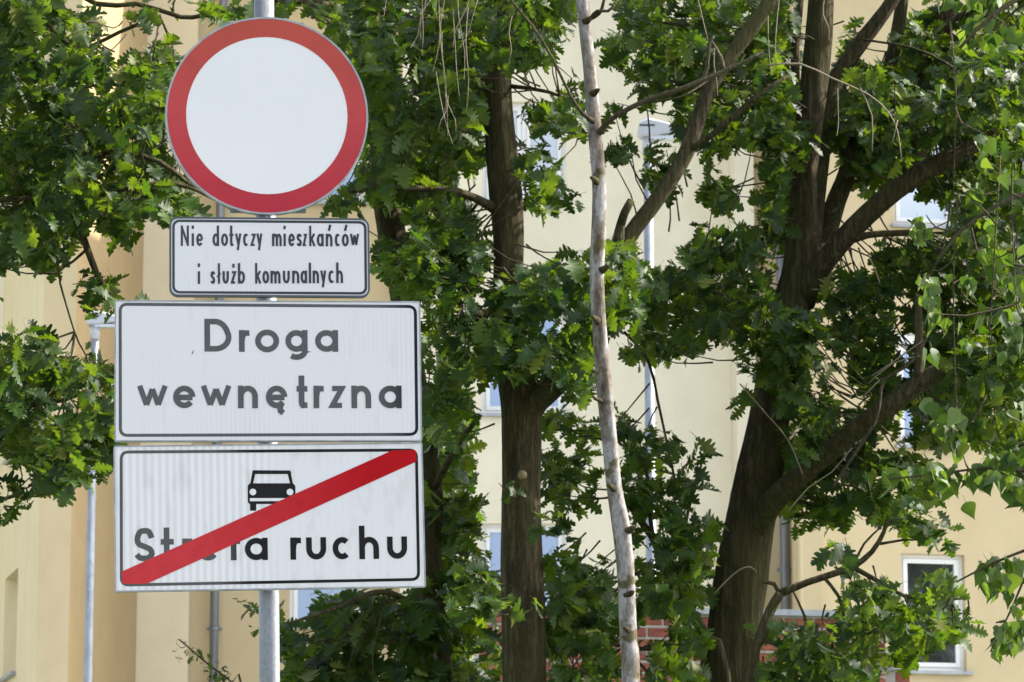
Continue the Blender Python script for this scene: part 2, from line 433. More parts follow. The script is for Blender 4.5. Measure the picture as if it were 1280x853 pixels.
# ------------------------------------------------------------------ street lamps
def lamp(px, ytop, Y, rtop, rbot, flip, label, seg=12):
    top = P(px, ytop, Y); th = empty('street_lamp', (top.x, Y, 0)); tag(th, label, 'street lamp', 'street lamps before the building')
    mb = MB(); tube_mb(mb, [(Vector((top.x, Y, 0)), rbot), (top, rtop)], seg, 0); mb.build('pole', M_lampzinc, th, seg > 10)
    MB().box((top.x-.2, Y-.2, -.02), (top.x+.2, Y+.2, .03)).build('base_plate', M_sheet, th)
    mb = MB(); tube_mb(mb, [(top + Vector((0, 0, -.12)), rtop+.012), (top + Vector((0, 0, .06)), rtop+.012)], 16, 0); mb.build('collar', M_lamphead, th, True)
    # head: sloped housing reaching away to the side
    s = flip
    prof = [(-.10, .02), (-.08, .12), (0, .16), (.12, .13), (.30, .07), (.31, .03), (.05, -.015), (-.08, -.02)]
    mb = MB(); n = len(prof)
    for wy, sc in ((-.11, .8), (-.07, 1), (.07, 1), (.11, .8)):
        for (x, z) in prof: mb.v.append((top.x + s*x*(.9+.1*sc), Y + wy, top.z + .06 + (z-.03)*sc + .03))
    for k in range(3):
        for i in range(n):
            j = (i+1) % n; mb.f.append((k*n+i, k*n+j, (k+1)*n+j, (k+1)*n+i))
    mb.f.append(tuple(range(n))[::-1]); mb.f.append(tuple(3*n+i for i in range(n)))
    hd = mb.build('lamp_head', M_lamphead, th)
    mb = MB(); mb.box((top.x + min(s*.0, s*.24), Y-.07, top.z+.02), (top.x + max(s*.0, s*.24), Y+.07, top.z+.05)); mb.build('diffuser', M_glass_pale, hd)
    mb = MB(); mb.box((top.x - .085, Y-.115, top.z+.13), (top.x + .06, Y-.111, top.z+.145)); mb.build('housing_seam', M_black, hd)
lamp(810, 178, 32, .043, .055, 1, 'grey street lamp whose head shows between the oak branches')
lamp(119, 412, 40.3, .046, .06, 1, 'grey street lamp at the left, before the yellow building corner')

# ------------------------------------------------------------------ sign post
m, t, b = mat('sign_white', .38, spec=.4); M_white = m
st = N(t, 'ShaderNodeTexWave'); st.inputs['Scale'].default_value = 22; st.inputs['Distortion'].default_value = .6; st.bands_direction = 'X'
t.links.new(coords(t), st.inputs[0])
strength = ramp(t, noise(t, coords(t, 'Object', (3, 1, 2)), 1.2, 3), [(.45, (0, 0, 0)), (.65, (.25, .25, .25))])
c = mix(t, strength, (.60, .605, .64), mix(t, 1.0, (.60, .605, .64), ramp(t, st.outputs['Fac'], [(.4, (.80, .80, .81)), (.6, (1, 1, 1))]), 'MULTIPLY'))
dirt = ramp(t, noise(t, coords(t, 'Object', (14, 14, 2)), 2, 6, .6), [(.26, (.90, .895, .89)), (.42, (1, 1, 1))])
c = mix(t, 1.0, c, dirt, 'MULTIPLY'); t.links.new(c, b.inputs['Base Color'])
t.links.new(ramp(t, noise(t, coords(t), 5), [(.3, (.3,)*3), (.7, (.5,)*3)]), b.inputs['Roughness'])
m, t, b = mat('sign_white_clean', .36, spec=.4); M_white0 = m
t.links.new(ramp(t, noise(t, coords(t), 3, 4), [(.3, (.645, .655, .685)), (.7, (.665, .67, .70))]), b.inputs['Base Color'])
def striped_white():
    m, t, b = mat('sign_white_ribbed_film', .38, spec=.4)
    st = N(t, 'ShaderNodeTexWave'); st.inputs['Scale'].default_value = 14.5; st.bands_direction = 'X'; st.inputs['Distortion'].default_value = .25
    t.links.new(coords(t), st.inputs[0])
    sp = N(t, 'ShaderNodeSeparateXYZ'); t.links.new(coords(t), sp.inputs[0])
    ad = N(t, 'ShaderNodeMath', operation='MULTIPLY_ADD'); ad.inputs[1].default_value = .22; t.links.new(noise(t, coords(t), 6, 3), ad.inputs[0]); t.links.new(sp.outputs[0], ad.inputs[2])
    msk = ramp(t, ad.outputs[0], [(.08, (1, 1, 1)), (.14, (.10, .10, .10))])
    cst = ramp(t, st.outputs['Fac'], [(.35, (.565, .57, .605)), (.65, (.645, .65, .685))])
    c = mix(t, msk, (.60, .605, .64), cst)
    dirt = ramp(t, noise(t, coords(t, 'Object', (9, 9, 3)), 2, 6, .6), [(.28, (.85, .84, .83)), (.48, (1, 1, 1))])
    t.links.new(mix(t, 1.0, c, dirt, 'MULTIPLY'), b.inputs['Base Color'])
    return m
M_white2 = striped_white()
def print_mat(name, left, right, x0, x1, rough=.35):  # sideways ramp paints the glare on the left side into the print colour
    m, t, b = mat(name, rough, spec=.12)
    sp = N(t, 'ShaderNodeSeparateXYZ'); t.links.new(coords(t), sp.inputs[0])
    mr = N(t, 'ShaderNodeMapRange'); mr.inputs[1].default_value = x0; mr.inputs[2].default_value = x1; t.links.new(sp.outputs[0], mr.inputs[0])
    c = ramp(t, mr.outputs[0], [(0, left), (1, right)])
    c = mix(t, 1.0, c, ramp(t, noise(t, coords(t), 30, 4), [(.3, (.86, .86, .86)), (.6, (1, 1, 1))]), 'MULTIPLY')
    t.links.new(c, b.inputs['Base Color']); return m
GREY, BLACK = (.095, .10, .11), (.012, .013, .018)
M_ink_small = print_mat('small_print_glare', (.055, .06, .075), (.035, .04, .055), -.3, .3)
M_ink_mid = print_mat('grey_print_glare', (.085, .09, .10), (.010, .012, .02), .33, .42)
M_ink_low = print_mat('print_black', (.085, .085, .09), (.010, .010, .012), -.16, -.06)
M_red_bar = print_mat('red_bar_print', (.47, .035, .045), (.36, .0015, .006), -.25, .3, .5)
def red_ring():
    m, t, b = mat('red_ring_print', .5, spec=.25)
    sp = N(t, 'ShaderNodeSeparateXYZ'); t.links.new(coords(t), sp.inputs[0])
    mr = N(t, 'ShaderNodeMapRange'); mr.inputs[1].default_value = -.3; mr.inputs[2].default_value = .3; t.links.new(sp.outputs[2], mr.inputs[0])
    c = ramp(t, mr.outputs[0], [(0, (.37, .016, .035)), (.5, (.41, .045, .05)), (1, (.38, .06, .04))])
    c = mix(t, 1.0, c, ramp(t, noise(t, coords(t), 10, 5), [(.3, (.9, .9, .9)), (.6, (1.03, 1.03, 1.03))]), 'MULTIPLY')
    t.links.new(c, b.inputs['Base Color']); return m
M_ring = red_ring()
m, t, b = mat('sign_edge_metal', .5, metal=.4); M_edge = m
t.links.new(ramp(t, noise(t, coords(t), 20), [(.3, (.20, .22, .24)), (.7, (.36, .38, .41))]), b.inputs['Base Color'])
m, t, b = mat('dark_edge_metal', .5, metal=.3, color=(.06, .075, .095)); M_edged = m

SY = 10.4; YAW = R(7)
def pose_fit(corners, Y):
    """plate centre, roll and size whose four corners fall on the given sight lines (turned by YAW about the post)"""
    def pts(p):
        X, Z, ro, w_, h_ = p; Mx = Matrix.Translation((X, Y, Z)) @ Matrix.Rotation(YAW, 4, 'Z') @ Matrix.Rotation(-ro, 4, 'Y')
        return [proj(Mx @ Vector((sx*w_/2, 0, sz*h_/2))) for sx, sz in ((-1, 1), (1, 1), (1, -1), (-1, -1))]
    c = P(sum(q[0] for q in corners)/4, sum(q[1] for q in corners)/4, Y)
    p = np.array([c.x, c.z, 0., .9, .4]); tgt = np.array(corners).flatten()
    for _ in range(12):
        f0 = np.array(pts(p)).flatten(); J = np.zeros((8, 5))
        for i in range(5):
            q = p.copy(); q[i] += 1e-5; J[:, i] = (np.array(pts(q)).flatten() - f0) / 1e-5
        p = p + np.linalg.lstsq(J, tgt - f0, rcond=None)[0]
    print('plate', [round(float(x), 4) for x in p], 'err', np.abs(tgt - np.array(pts(p)).flatten()).max())
    return p
def rrect(w_, h_, r, n=6):
    out = []
    for cx, cz, a in ((w_/2-r, h_/2-r, 0), (-w_/2+r, h_/2-r, 90), (-w_/2+r, -h_/2+r, 180), (w_/2-r, -h_/2+r, 270)):
        for i in range(n+1):
            th = R(a + 90*i/n); out.append((cx + r*math.cos(th), cz + r*math.sin(th)))
    return out
def slab(outline, y0, y1):
    mb = MB(); n = len(outline)
    for y in (y0, y1):
        for x, z in outline: mb.v.append((x, y, z))
    mb.f.append(tuple(range(n))); mb.f.append(tuple(n+i for i in range(n))[::-1])
    for i in range(n): j = (i+1) % n; mb.f.append((i, i+n, j+n, j))
    return mb
def ringslab(o1, o2, y0, y1):
    mb = MB(); n = len(o1)
    for y in (y0, y1):
        for oo in (o1, o2):
            for x, z in oo: mb.v.append((x, y, z))
    for i in range(n):
        j = (i+1) % n
        mb.f.append((i, j, n+j, n+i)); mb.f.append((i, 2*n+i, 2*n+j, j)); mb.f.append((n+i, n+j, 3*n+j, 3*n+i)); mb.f.append((2*n+i, 3*n+i, 3*n+j, 2*n+j))
    return mb
def ribbon(mb, pts, wd, y, closed=False):
    pts = [Vector(p) for p in pts]; n = len(pts); L = []; Rr = []
    for i in range(n):
        if closed: a, c_ = pts[i-1], pts[(i+1) % n]
        else: a = pts[i-1] if i else None; c_ = pts[i+1] if i < n-1 else None
        d1 = (pts[i]-a).normalized() if a is not None else None; d2 = (c_-pts[i]).normalized() if c_ is not None else None
        if d1 is None: nn = Vector((-d2.y, d2.x)); k = 1
        elif d2 is None: nn = Vector((-d1.y, d1.x)); k = 1
        else:
            n1 = Vector((-d1.y, d1.x)); n2 = Vector((-d2.y, d2.x)); nn = (n1+n2)
            nn = nn.normalized() if nn.length > 1e-6 else n1; k = min(1/max(nn.dot(n1), .2), 2.2)
        L.append(pts[i] + nn*wd/2*k); Rr.append(pts[i] - nn*wd/2*k)
    for i in range(n if closed else n-1):
        j = (i+1) % n
        mb.quad((Rr[i].x, y, Rr[i].y), (Rr[j].x, y, Rr[j].y), (L[j].x, y, L[j].y), (L[i].x, y, L[i].y))
def arc(cx, cy, rx, ry, a0, a1, n=18): return [(cx + rx*math.cos(R(a0+(a1-a0)*i/n)), cy + ry*math.sin(R(a0+(a1-a0)*i/n))) for i in range(n+1)]
def arch(u0, u1, v): c = (u0+u1)/2; r = (u1-u0)/2; return arc(c, .52, r, .48, 180, 0, 12) + [(u1, v)]
B, X, A = 'B', 'X', 'A'
O = [('c', arc(.5, .5, .5, .5, 0, 360, 28)[:-1])]
E = [('o', [(0.02, .47), (1, .47)]), ('o', arc(.5, .5, .5, .5, 0, 322, 24))]
NN = [('o', [(0, B), (0, X)]), ('o', arch(0, 1, B))]
SS = [(.97, .80), (.80, .97), (.5, 1.0), (.2, .96), (.05, .78), (.16, .60), (.5, .50), (.86, .38), (.97, .2), (.82, .04), (.5, 0), (.2, .03), (.0, .17)]
def cr2(p):
    q = catmull([(Vector((u, v, 0)), 0) for u, v in p], .08); return [(a.x, a.y) for a, _ in q]
SS = cr2(SS)
G = {'o': O, 'e': E, 'n': NN, 'a': O + [('o', [(1, B), (1, X)])], 'd': O + [('o', [(1, B), (1, A)])], 'b': O + [('o', [(0, B), (0, A)])],
     'g': O + [('o', [(1, X), (1, -.12)] + arc(.5, -.12, .5, .38, 0, -130, 12))],
     'c': [('o', arc(.5, .5, .5, .5, 48, 312, 24))],
     'ę': E + [('o', [(.80, .08), (.70, -.15), (.74, -.32), (.92, -.45)])],
     'h': [('o', [(0, B), (0, A)]), ('o', arch(0, 1, B))],
     'm': [('o', [(0, B), (0, X)]), ('o', arch(0, .5, B)), ('o', arch(.5, 1, B))],
     'r': [('o', [(0, B), (0, X)]), ('o', [(0, .45), (.08, .68), (.28, .88), (.55, .98), ('R', .99)])],
     'u': [('o', [(0, X)] + arc(.5, .48, .5, .48, 180, 360, 14) + [(1, X)])],
     'w': [('o', [(0, X), (.27, .03)]), ('o', [(.27, .03), (.5, .97)]), ('o', [(.5, .97), (.73, .03)]), ('o', [(.73, .03), (1, X)])],
     'z': [('o', [(0, 1), (1, 1), (0.02, 0), (1, 0)])],
     'y': [('o', [(0, X), (.52, .06)]), ('o', [(1, X), (.38, -.52)])],
     'i': [('o', [(.5, B), (.5, X)]), ('o', [(.5, 1.30), (.5, A)])],
     't': [('o', [(.42, A), (.42, .25), (.50, .06), (.66, 0), ('R', .02)]), ('o', [('L', .98), ('R', .98)])],
     'l': [('o', [(.5, B), (.5, A)])], 'ł': [('o', [(.5, B), (.5, A)]), ('o', [(0, .52), (1, .95)])],
     'k': [('o', [(0, B), (0, A)]), ('o', [(.95, X), (0.05, .42)]), ('o', [(.34, .60), (1, B)])],
     's': [('o', SS)], 'S': [('o', [(u, v*1.42) for u, v in SS])],
     'N': [('o', [(0, B), (0, A)]), ('o', [(1, B), (1, A)]), ('o', [(0, 1.40), (1, .0)])],
     'D': [('c', [(0, 0), (0, 1.45), (.35, 1.45)] + arc(.38, .725, .62, .725, 88, -88, 16) + [(.35, 0)])],
     'f': [('o', [(.4, B), (.4, 1.1), (.55, 1.38), ('R', 1.42)]), ('o', [('L', .98), ('R', .98)])],
     'ń': NN + [('o', [(.45, 1.22), (.80, 1.55)])], 'ó': O + [('o', [(.45, 1.22), (.80, 1.55)])], 'ż': None}
G['ż'] = G['z'] + [('o', [(.5, 1.24), (.5, 1.46)])]

postbase = P(337, 1000, SY + .06)
post = empty('sign_post', (postbase.x, SY + .06, 0))
tag(post, 'galvanised post carrying a round no-entry ban sign and three white Polish plates', 'road sign')
pt_ = P(329.5, -70, SY+.06); pl_ = P(337, 853, SY+.06)
dr = (pt_ - pl_) / (pt_.z - pl_.z)
mb = MB(); tube_mb(mb, [(pl_ - dr*pl_.z, .0305), (pt_, .0305)], 28, 0); mb.build('pole', M_galv, post, True)
class Plate:
    def __init__(s, corners, Y, name, label, m, rcorner, edge_m, edge_w=.006, shape=None):
        X_, Z_, ro, w_, h_ = pose_fit(corners, Y); s.w, s.h = w_, h_
        s.M = Matrix.Translation((X_, Y, Z_)) @ Matrix.Rotation(YAW, 4, 'Z') @ Matrix.Rotation(-ro, 4, 'Y'); s.Mi = s.M.inverted()
        out = shape(w_/2, h_/2, 0) if shape else rrect(w_, h_, rcorner); inn = shape(w_/2, h_/2, edge_w) if shape else rrect(w_-2*edge_w, h_-2*edge_w, max(rcorner-edge_w, .003))
        o = slab(inn, 0, .004).build(name, m); o.parent = post; o.matrix_world = s.M; s.o = o
        o.matrix_parent_inverse = post.matrix_basis.inverted(); o.matrix_basis = s.M
        if label: o['label'] = label
        s.add(ringslab(out, inn, -.0015, .02), 'rim', edge_m)
    def add(s, mb, name, m):
        me = bpy.data.meshes.new(name); me.from_pydata(mb.v, [], mb.f); me.materials.append(m)
        o = bpy.data.objects.new(name, me); col.objects.link(o); o.parent = s.o; return o
    def L(s, px, py):
        d = ray(px, py); n = s.M.to_3x3() @ Vector((0, 1, 0)); p0 = s.M.translation
        q = CAM + d * ((p0 - CAM).dot(n) / d.dot(n)); q = s.Mi @ q; return q.x, q.z
    def poly(s, mb, pts, y):
        loc = [s.L(*p) for p in pts]; ar = sum(loc[i-1][0]*loc[i][1]-loc[i][0]*loc[i-1][1] for i in range(len(loc)))
        if ar < 0: loc = loc[::-1]
        mb.quad(*[(x, y, z) for x, z in loc])
    def text(s, chars, sw_px, asc, m, y=-.0006):
        """chars: (glyph, x0, x1, baseline y, x-height top y) in photo px"""
        k = 0
        for ch, x0, x1, yb, yx in chars:
            mb = MB(); ax, az = s.L(x0, yb); bx, _ = s.L(x1, yb); _, tz = s.L((x0+x1)/2, yx)
            az = s.L((x0+x1)/2, yb)[1]
            sw = sw_px * s.px; xh = tz - az
            def mp(p):
                u, v = p; xx = ax if u == 'L' else bx if u == 'R' else ax + sw/2 + u*(bx-ax-sw)
                if v == B: return (xx, az)
                if v == X: return (xx, az+xh)
                if v == A: return (xx, az + xh*asc)
                z = az + sw/2 + v*(xh - sw) if v <= 1.0 else az + xh - sw/2 + (v-1)*xh*(asc-1)/.42*.98
                return (xx, z)
            for kind, pts in G[ch]:
                ww = sw if ch not in 'wzyNkł' else sw*.92
                ribbon(mb, [mp(p) for p in pts], ww, y - k*1.1e-5, kind == 'c'); k += 1
            s.add(mb, 'letter', m)
PX = SY / F_PX * 1.02
# disc
def circ(a, b_, e): return [((a-e)*math.cos(R(i*360/72)), (b_-e)*math.sin(R(i*360/72))) for i in range(72)]
dsc = Plate([(206.5, 22), (460, 21), (460.5, 268), (206.5, 269)], SY, 'round_sign', 'round white sign with a broad red ring', M_white0, 0, M_edge, .006, circ)
rw = dsc.w/2 - .006; ri = 101.0/127*(dsc.w/2)
dsc.add(ringslab(circ(rw, dsc.h/2-.006, 0), circ(ri, ri*dsc.h/dsc.w, 0), -.0008, .0008), 'red_ring', M_ring)
for yy, xa, xb in ((30, 283, 380), (259, 288, 383)):
    a_ = dsc.L(xa, yy); b2 = dsc.L(xb, yy); dsc.add(MB().box((a_[0], .022, a_[1]-.012), (b2[0], .034, a_[1]+.012)), 'bracket', M_galv)
# residents plate
p1 = Plate([(210.5, 270), (461, 274.5), (463, 371.5), (213, 371)], SY, 'residents_plate', 'small plate reading Nie dotyczy mieszkańców i służb komunalnych', M_white, .026, M_edged, .0055); p1.px = PX
ow, oh = p1.w - .017, p1.h - .017
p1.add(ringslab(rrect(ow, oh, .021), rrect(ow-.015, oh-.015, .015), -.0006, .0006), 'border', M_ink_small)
def Z4(x): return 200 + x/4.571
def row(s, sc, ox, oy): return [(c, ox+a/sc, ox+b_/sc, oy+yb/sc, oy+yx/sc) for c, a, b_, yb, yx in s]
l1 = [('N',118,166),('i',180,195),('e',207,246),('d',300,338),('o',349,389),('t',396,420),('y',428,466),('c',475,507),('z',516,548),('y',550,586),
      ('m',640,696),('i',705,720),('e',733,771),('s',780,811),('z',814,841),('k',852,890),('a',896,936),('ń',947,986),('c',999,1031),('ó',1039,1079),('w',1085,1139)]
l2 = [('i',215,230),('s',288,316),('ł',322,352),('u',357,394),('ż',404,436),('b',445,486),('k',543,580),('o',585,624),('m',631,689),('u',702,742),('n',755,796),('a',803,841),('l',850,864),('n',872,909),('y',915,951),('c',962,998),('h',1007,1046)]
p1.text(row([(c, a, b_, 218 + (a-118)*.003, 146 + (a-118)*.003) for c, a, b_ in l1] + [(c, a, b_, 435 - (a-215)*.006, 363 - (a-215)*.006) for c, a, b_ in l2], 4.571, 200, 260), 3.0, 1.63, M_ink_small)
# internal road plate
p2 = Plate([(143, 375), (525.5, 377), (527.5, 551.5), (143.5, 552.5)], SY, 'internal_road_plate', 'white plate with grey words Droga wewnętrzna', M_white, .006, M_edge, .004); p2.px = PX
def border(p, pts, wpx, rad, m):
    loc = [p.L(*q) for q in pts]; out = []
    for i in range(4):
        c_ = Vector(loc[i]); a_ = (Vector(loc[i-1]) - c_).normalized(); b2 = (Vector(loc[(i+1) % 4]) - c_).normalized()
        for k in range(7):
            t_ = k/6; s_ = (1-t_)**2; e_ = t_**2; out.append(tuple(c_ + a_*rad*s_ + b2*rad*e_))
    mb = MB(); ribbon(mb, out, wpx*PX, -.0006, True); p.add(mb, 'border', m)
def Zc(oy): return lambda x, y: (130 + x/3.122, oy + y/3.122)
z2 = Zc(360); z3 = Zc(540)
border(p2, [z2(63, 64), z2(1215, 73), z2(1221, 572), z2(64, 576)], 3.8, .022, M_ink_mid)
g1 = [('D',392,498,249,165),('r',527,568,250,165),('o',590,684,252,163),('g',708,795,250,165),('a',824,914,250,165)]
g2 = [('w',128,250),('e',270,357),('w',377,499),('n',523,601),('ę',632,716),('t',752,794),('r',818,858),('z',880,940),('n',966,1043),('a',1073,1162)]
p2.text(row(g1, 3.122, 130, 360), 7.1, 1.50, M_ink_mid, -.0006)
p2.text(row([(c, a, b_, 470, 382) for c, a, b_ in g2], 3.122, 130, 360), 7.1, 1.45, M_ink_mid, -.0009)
mb = MB(); p2.poly(mb, [z2(352, 240), z2(347, 255), z2(341, 264), z2(344, 252)], -.0006); p2.add(mb, 'scratch', M_black)
# end of traffic zone plate
p3 = Plate([(142.5, 557.5), (529, 553), (531.5, 733.5), (143, 741)], SY, 'zone_end_plate', 'lowest plate reading Strefa ruchu crossed by a red bar over a car', M_white2, .006, M_edge, .004); p3.px = PX
border(p3, [z3(67, 79), z3(1219, 71), z3(1228, 576), z3(68, 598)], 3.7, .022, M_ink_low)
g3 = [('S',117,200),('t',222,273),('r',306,346),('e',365,450),('f',486,532),('a',550,640),('r',728,770),('u',790,868),('c',893,968),('h',997,1074),('u',1106,1184)]
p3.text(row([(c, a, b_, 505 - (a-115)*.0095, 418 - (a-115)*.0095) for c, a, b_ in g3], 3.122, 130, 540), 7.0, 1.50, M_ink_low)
mb = MB()
p3.poly(mb, [z3(*q) for q in ((580,150),(727,151),(732,165),(586,165))], -.0006)
p3.poly(mb, [z3(*q) for q in ((580,150),(590,165),(582,201),(570,207))], -.00062)
p3.poly(mb, [z3(*q) for q in ((727,151),(738,206),(726,202),(717,165))], -.00062)
p3.poly(mb, [z3(*q) for q in ((569,201),(738,201),(747,212),(747,272),(740,281),(568,282),(561,274),(561,210))], -.00064)
p3.poly(mb, [z3(*q) for q in ((570,280),(594,280),(594,308),(570,308))], -.00066)
p3.poly(mb, [z3(*q) for q in ((714,280),(740,280),(740,308),(714,308))], -.00066)
car = p3.add(mb, 'car_symbol', M_ink_low)
mb = MB()
for cx in (581, 726): p3.poly(mb, [z3(cx + 13*math.cos(R(i*20)), 235 + 13*math.sin(R(i*20))) for i in range(18)], -.00075)
p3.poly(mb, [z3(*q) for q in ((569,259),(741,259),(741,270),(569,271))], -.00076)
p3.add(mb, 'car_symbol_lights', M_white)
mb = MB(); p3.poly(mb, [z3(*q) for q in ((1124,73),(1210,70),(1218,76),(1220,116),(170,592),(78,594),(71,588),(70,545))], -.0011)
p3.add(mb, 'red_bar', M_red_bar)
for pl in (p1, p2, p3):
    for f in (.28, -.28):
        x_ = pl.L(332, 500)[0]
        pl.add(MB().box((x_-.10, .021, f*pl.h-.012), (x_+.10, .032, f*pl.h+.012)), 'bracket', M_galv)

# ------------------------------------------------------------------ leaves
HALF = [(.02, .012), (.09, .03), (.135, .12), (.175, .14), (.22, .065), (.28, .24), (.34, .28), (.385, .10), (.44, .34), (.50, .41), (.54, .37), (.59, .13), (.655, .33), (.71, .36), (.75, .12), (.81, .22), (.86, .21), (.89, .11), (.95, .11), (.985, .06), (1.0, 0)]
def oak_leaf_geo(rr):
    fold = rr.uniform(.05, .55); bend = rr.uniform(-.15, .45); tw = rr.uniform(-.35, .35); wv = rr.uniform(.02, .06); ph = rr.uniform(0, 6)
    wd = rr.uniform(.72, 1.02)
    V = []; Fc = []
    mid = []
    for (y, x) in HALF:
        jy = y + rr.uniform(-.012, .012) if 0 < y < 1 else y
        mid.append(len(V)); V.append((0, jy, 0))
        if x > 0:
            for s in (-1, 1):
                V.append((s*x*wd*rr.uniform(.85, 1.12), jy + rr.uniform(-.02, .02) + x*.03, 0))
        else: V += [(0, jy+.001, 0)] * 2
    for i in range(len(HALF)-1):
        a, b_ = mid[i], mid[i+1]
        Fc.append((a, b_, b_+1, a+1)); Fc.append((a, a+2, b_+2, b_))
    n = len(V); V += [(-.010, -.22, 0), (.010, -.22, 0), (.008, .03, 0), (-.008, .03, 0)]; Fc.append((n, n+1, n+2, n+3))
    out = []
    for x, y, z in V:
        z = fold*abs(x)*.8 - bend*y*y + wv*math.sin(9*y+ph)*(1 if x > 0 else -1)*min(1, abs(x)*6) + tw*x*y
        out.append((x, y, z))
    return np.array(out), Fc
def birch_leaf_geo(rr):
    H = [(.0, .02), (.06, .20), (.14, .33), (.24, .40), (.36, .37), (.52, .27), (.68, .16), (.84, .065), (1, 0)]
    fold = rr.uniform(.05, .5); bend = rr.uniform(-.1, .35); V = []; Fc = []; mid = []
    for (y, x) in H:
        mid.append(len(V)); V.append((0, y, 0)); V += [(-x, y+.02, 0), (x, y+.02, 0)]
    for i in range(len(H)-1):
        a, b_ = mid[i], mid[i+1]; Fc.append((a, b_, b_+1, a+1)); Fc.append((a, a+2, b_+2, b_))
    n = len(V); V += [(-.010, -.35, .05), (.010, -.35, .05), (.008, .03, 0), (-.008, .03, 0)]; Fc.append((n, n+1, n+2, n+3))
    return np.array([(x, y, z + fold*abs(x)*.8 - bend*y*y) for x, y, z in V]), Fc
rl = random.Random(11)
GEO = {'oak': [oak_leaf_geo(rl) for _ in range(10)], 'birch': [birch_leaf_geo(rl) for _ in range(6)]}
LME = {}
for kd, gs in GEO.items():
    LME[kd] = []
    for V, Fc in gs:
        me = bpy.data.meshes.new('leaf'); me.from_pydata([tuple(x) for x in V], [], Fc); me.materials.append((M_oak if kd == 'oak' else M_birch)[False])
        me.polygons.foreach_set('use_smooth', [True]*len(me.polygons)); LME[kd].append(me)
def leaf_frame(outdir, rr, kd):
    """leaf axis along a drooping outward direction, face mostly up / towards the light, random roll"""
    if kd == 'oak':
        y = Vector((outdir.x, outdir.y, outdir.z*.6 - rr.uniform(.0, .75)))
        y += Vector((rr.gauss(0, .25), rr.gauss(0, .25), rr.gauss(0, .2)))
    else:
        y = Vector((outdir.x*.5, outdir.y*.5, -1 + rr.uniform(-.1, .5)))
    y.normalize()
    up = Vector((rr.gauss(0, .45), rr.gauss(-.35, .45), rr.uniform(.3, 1.0))) if kd == 'oak' else Vector((rr.gauss(0, .8), rr.gauss(-.4, .7), rr.uniform(-.1, .7)))
    x = y.cross(up)
    if x.length < 1e-3: x = y.orthogonal()
    x.normalize(); z = x.cross(y)
    return x, y, z
def inside(p, poly):
    x, y = p; c = False; n = len(poly)
    for i in range(n):
        x1, y1 = poly[i]; x2, y2 = poly[i-1]
        if (y1 > y) != (y2 > y) and x < (x2-x1)*(y-y1)/(y2-y1)+x1: c = not c
    return c
DENS = {'oak': 2.25, 'birch': 1.3}
def ys_in(poly): return any(-5 < q[0] < 1285 and 5 < q[1] < 850 for q in poly)
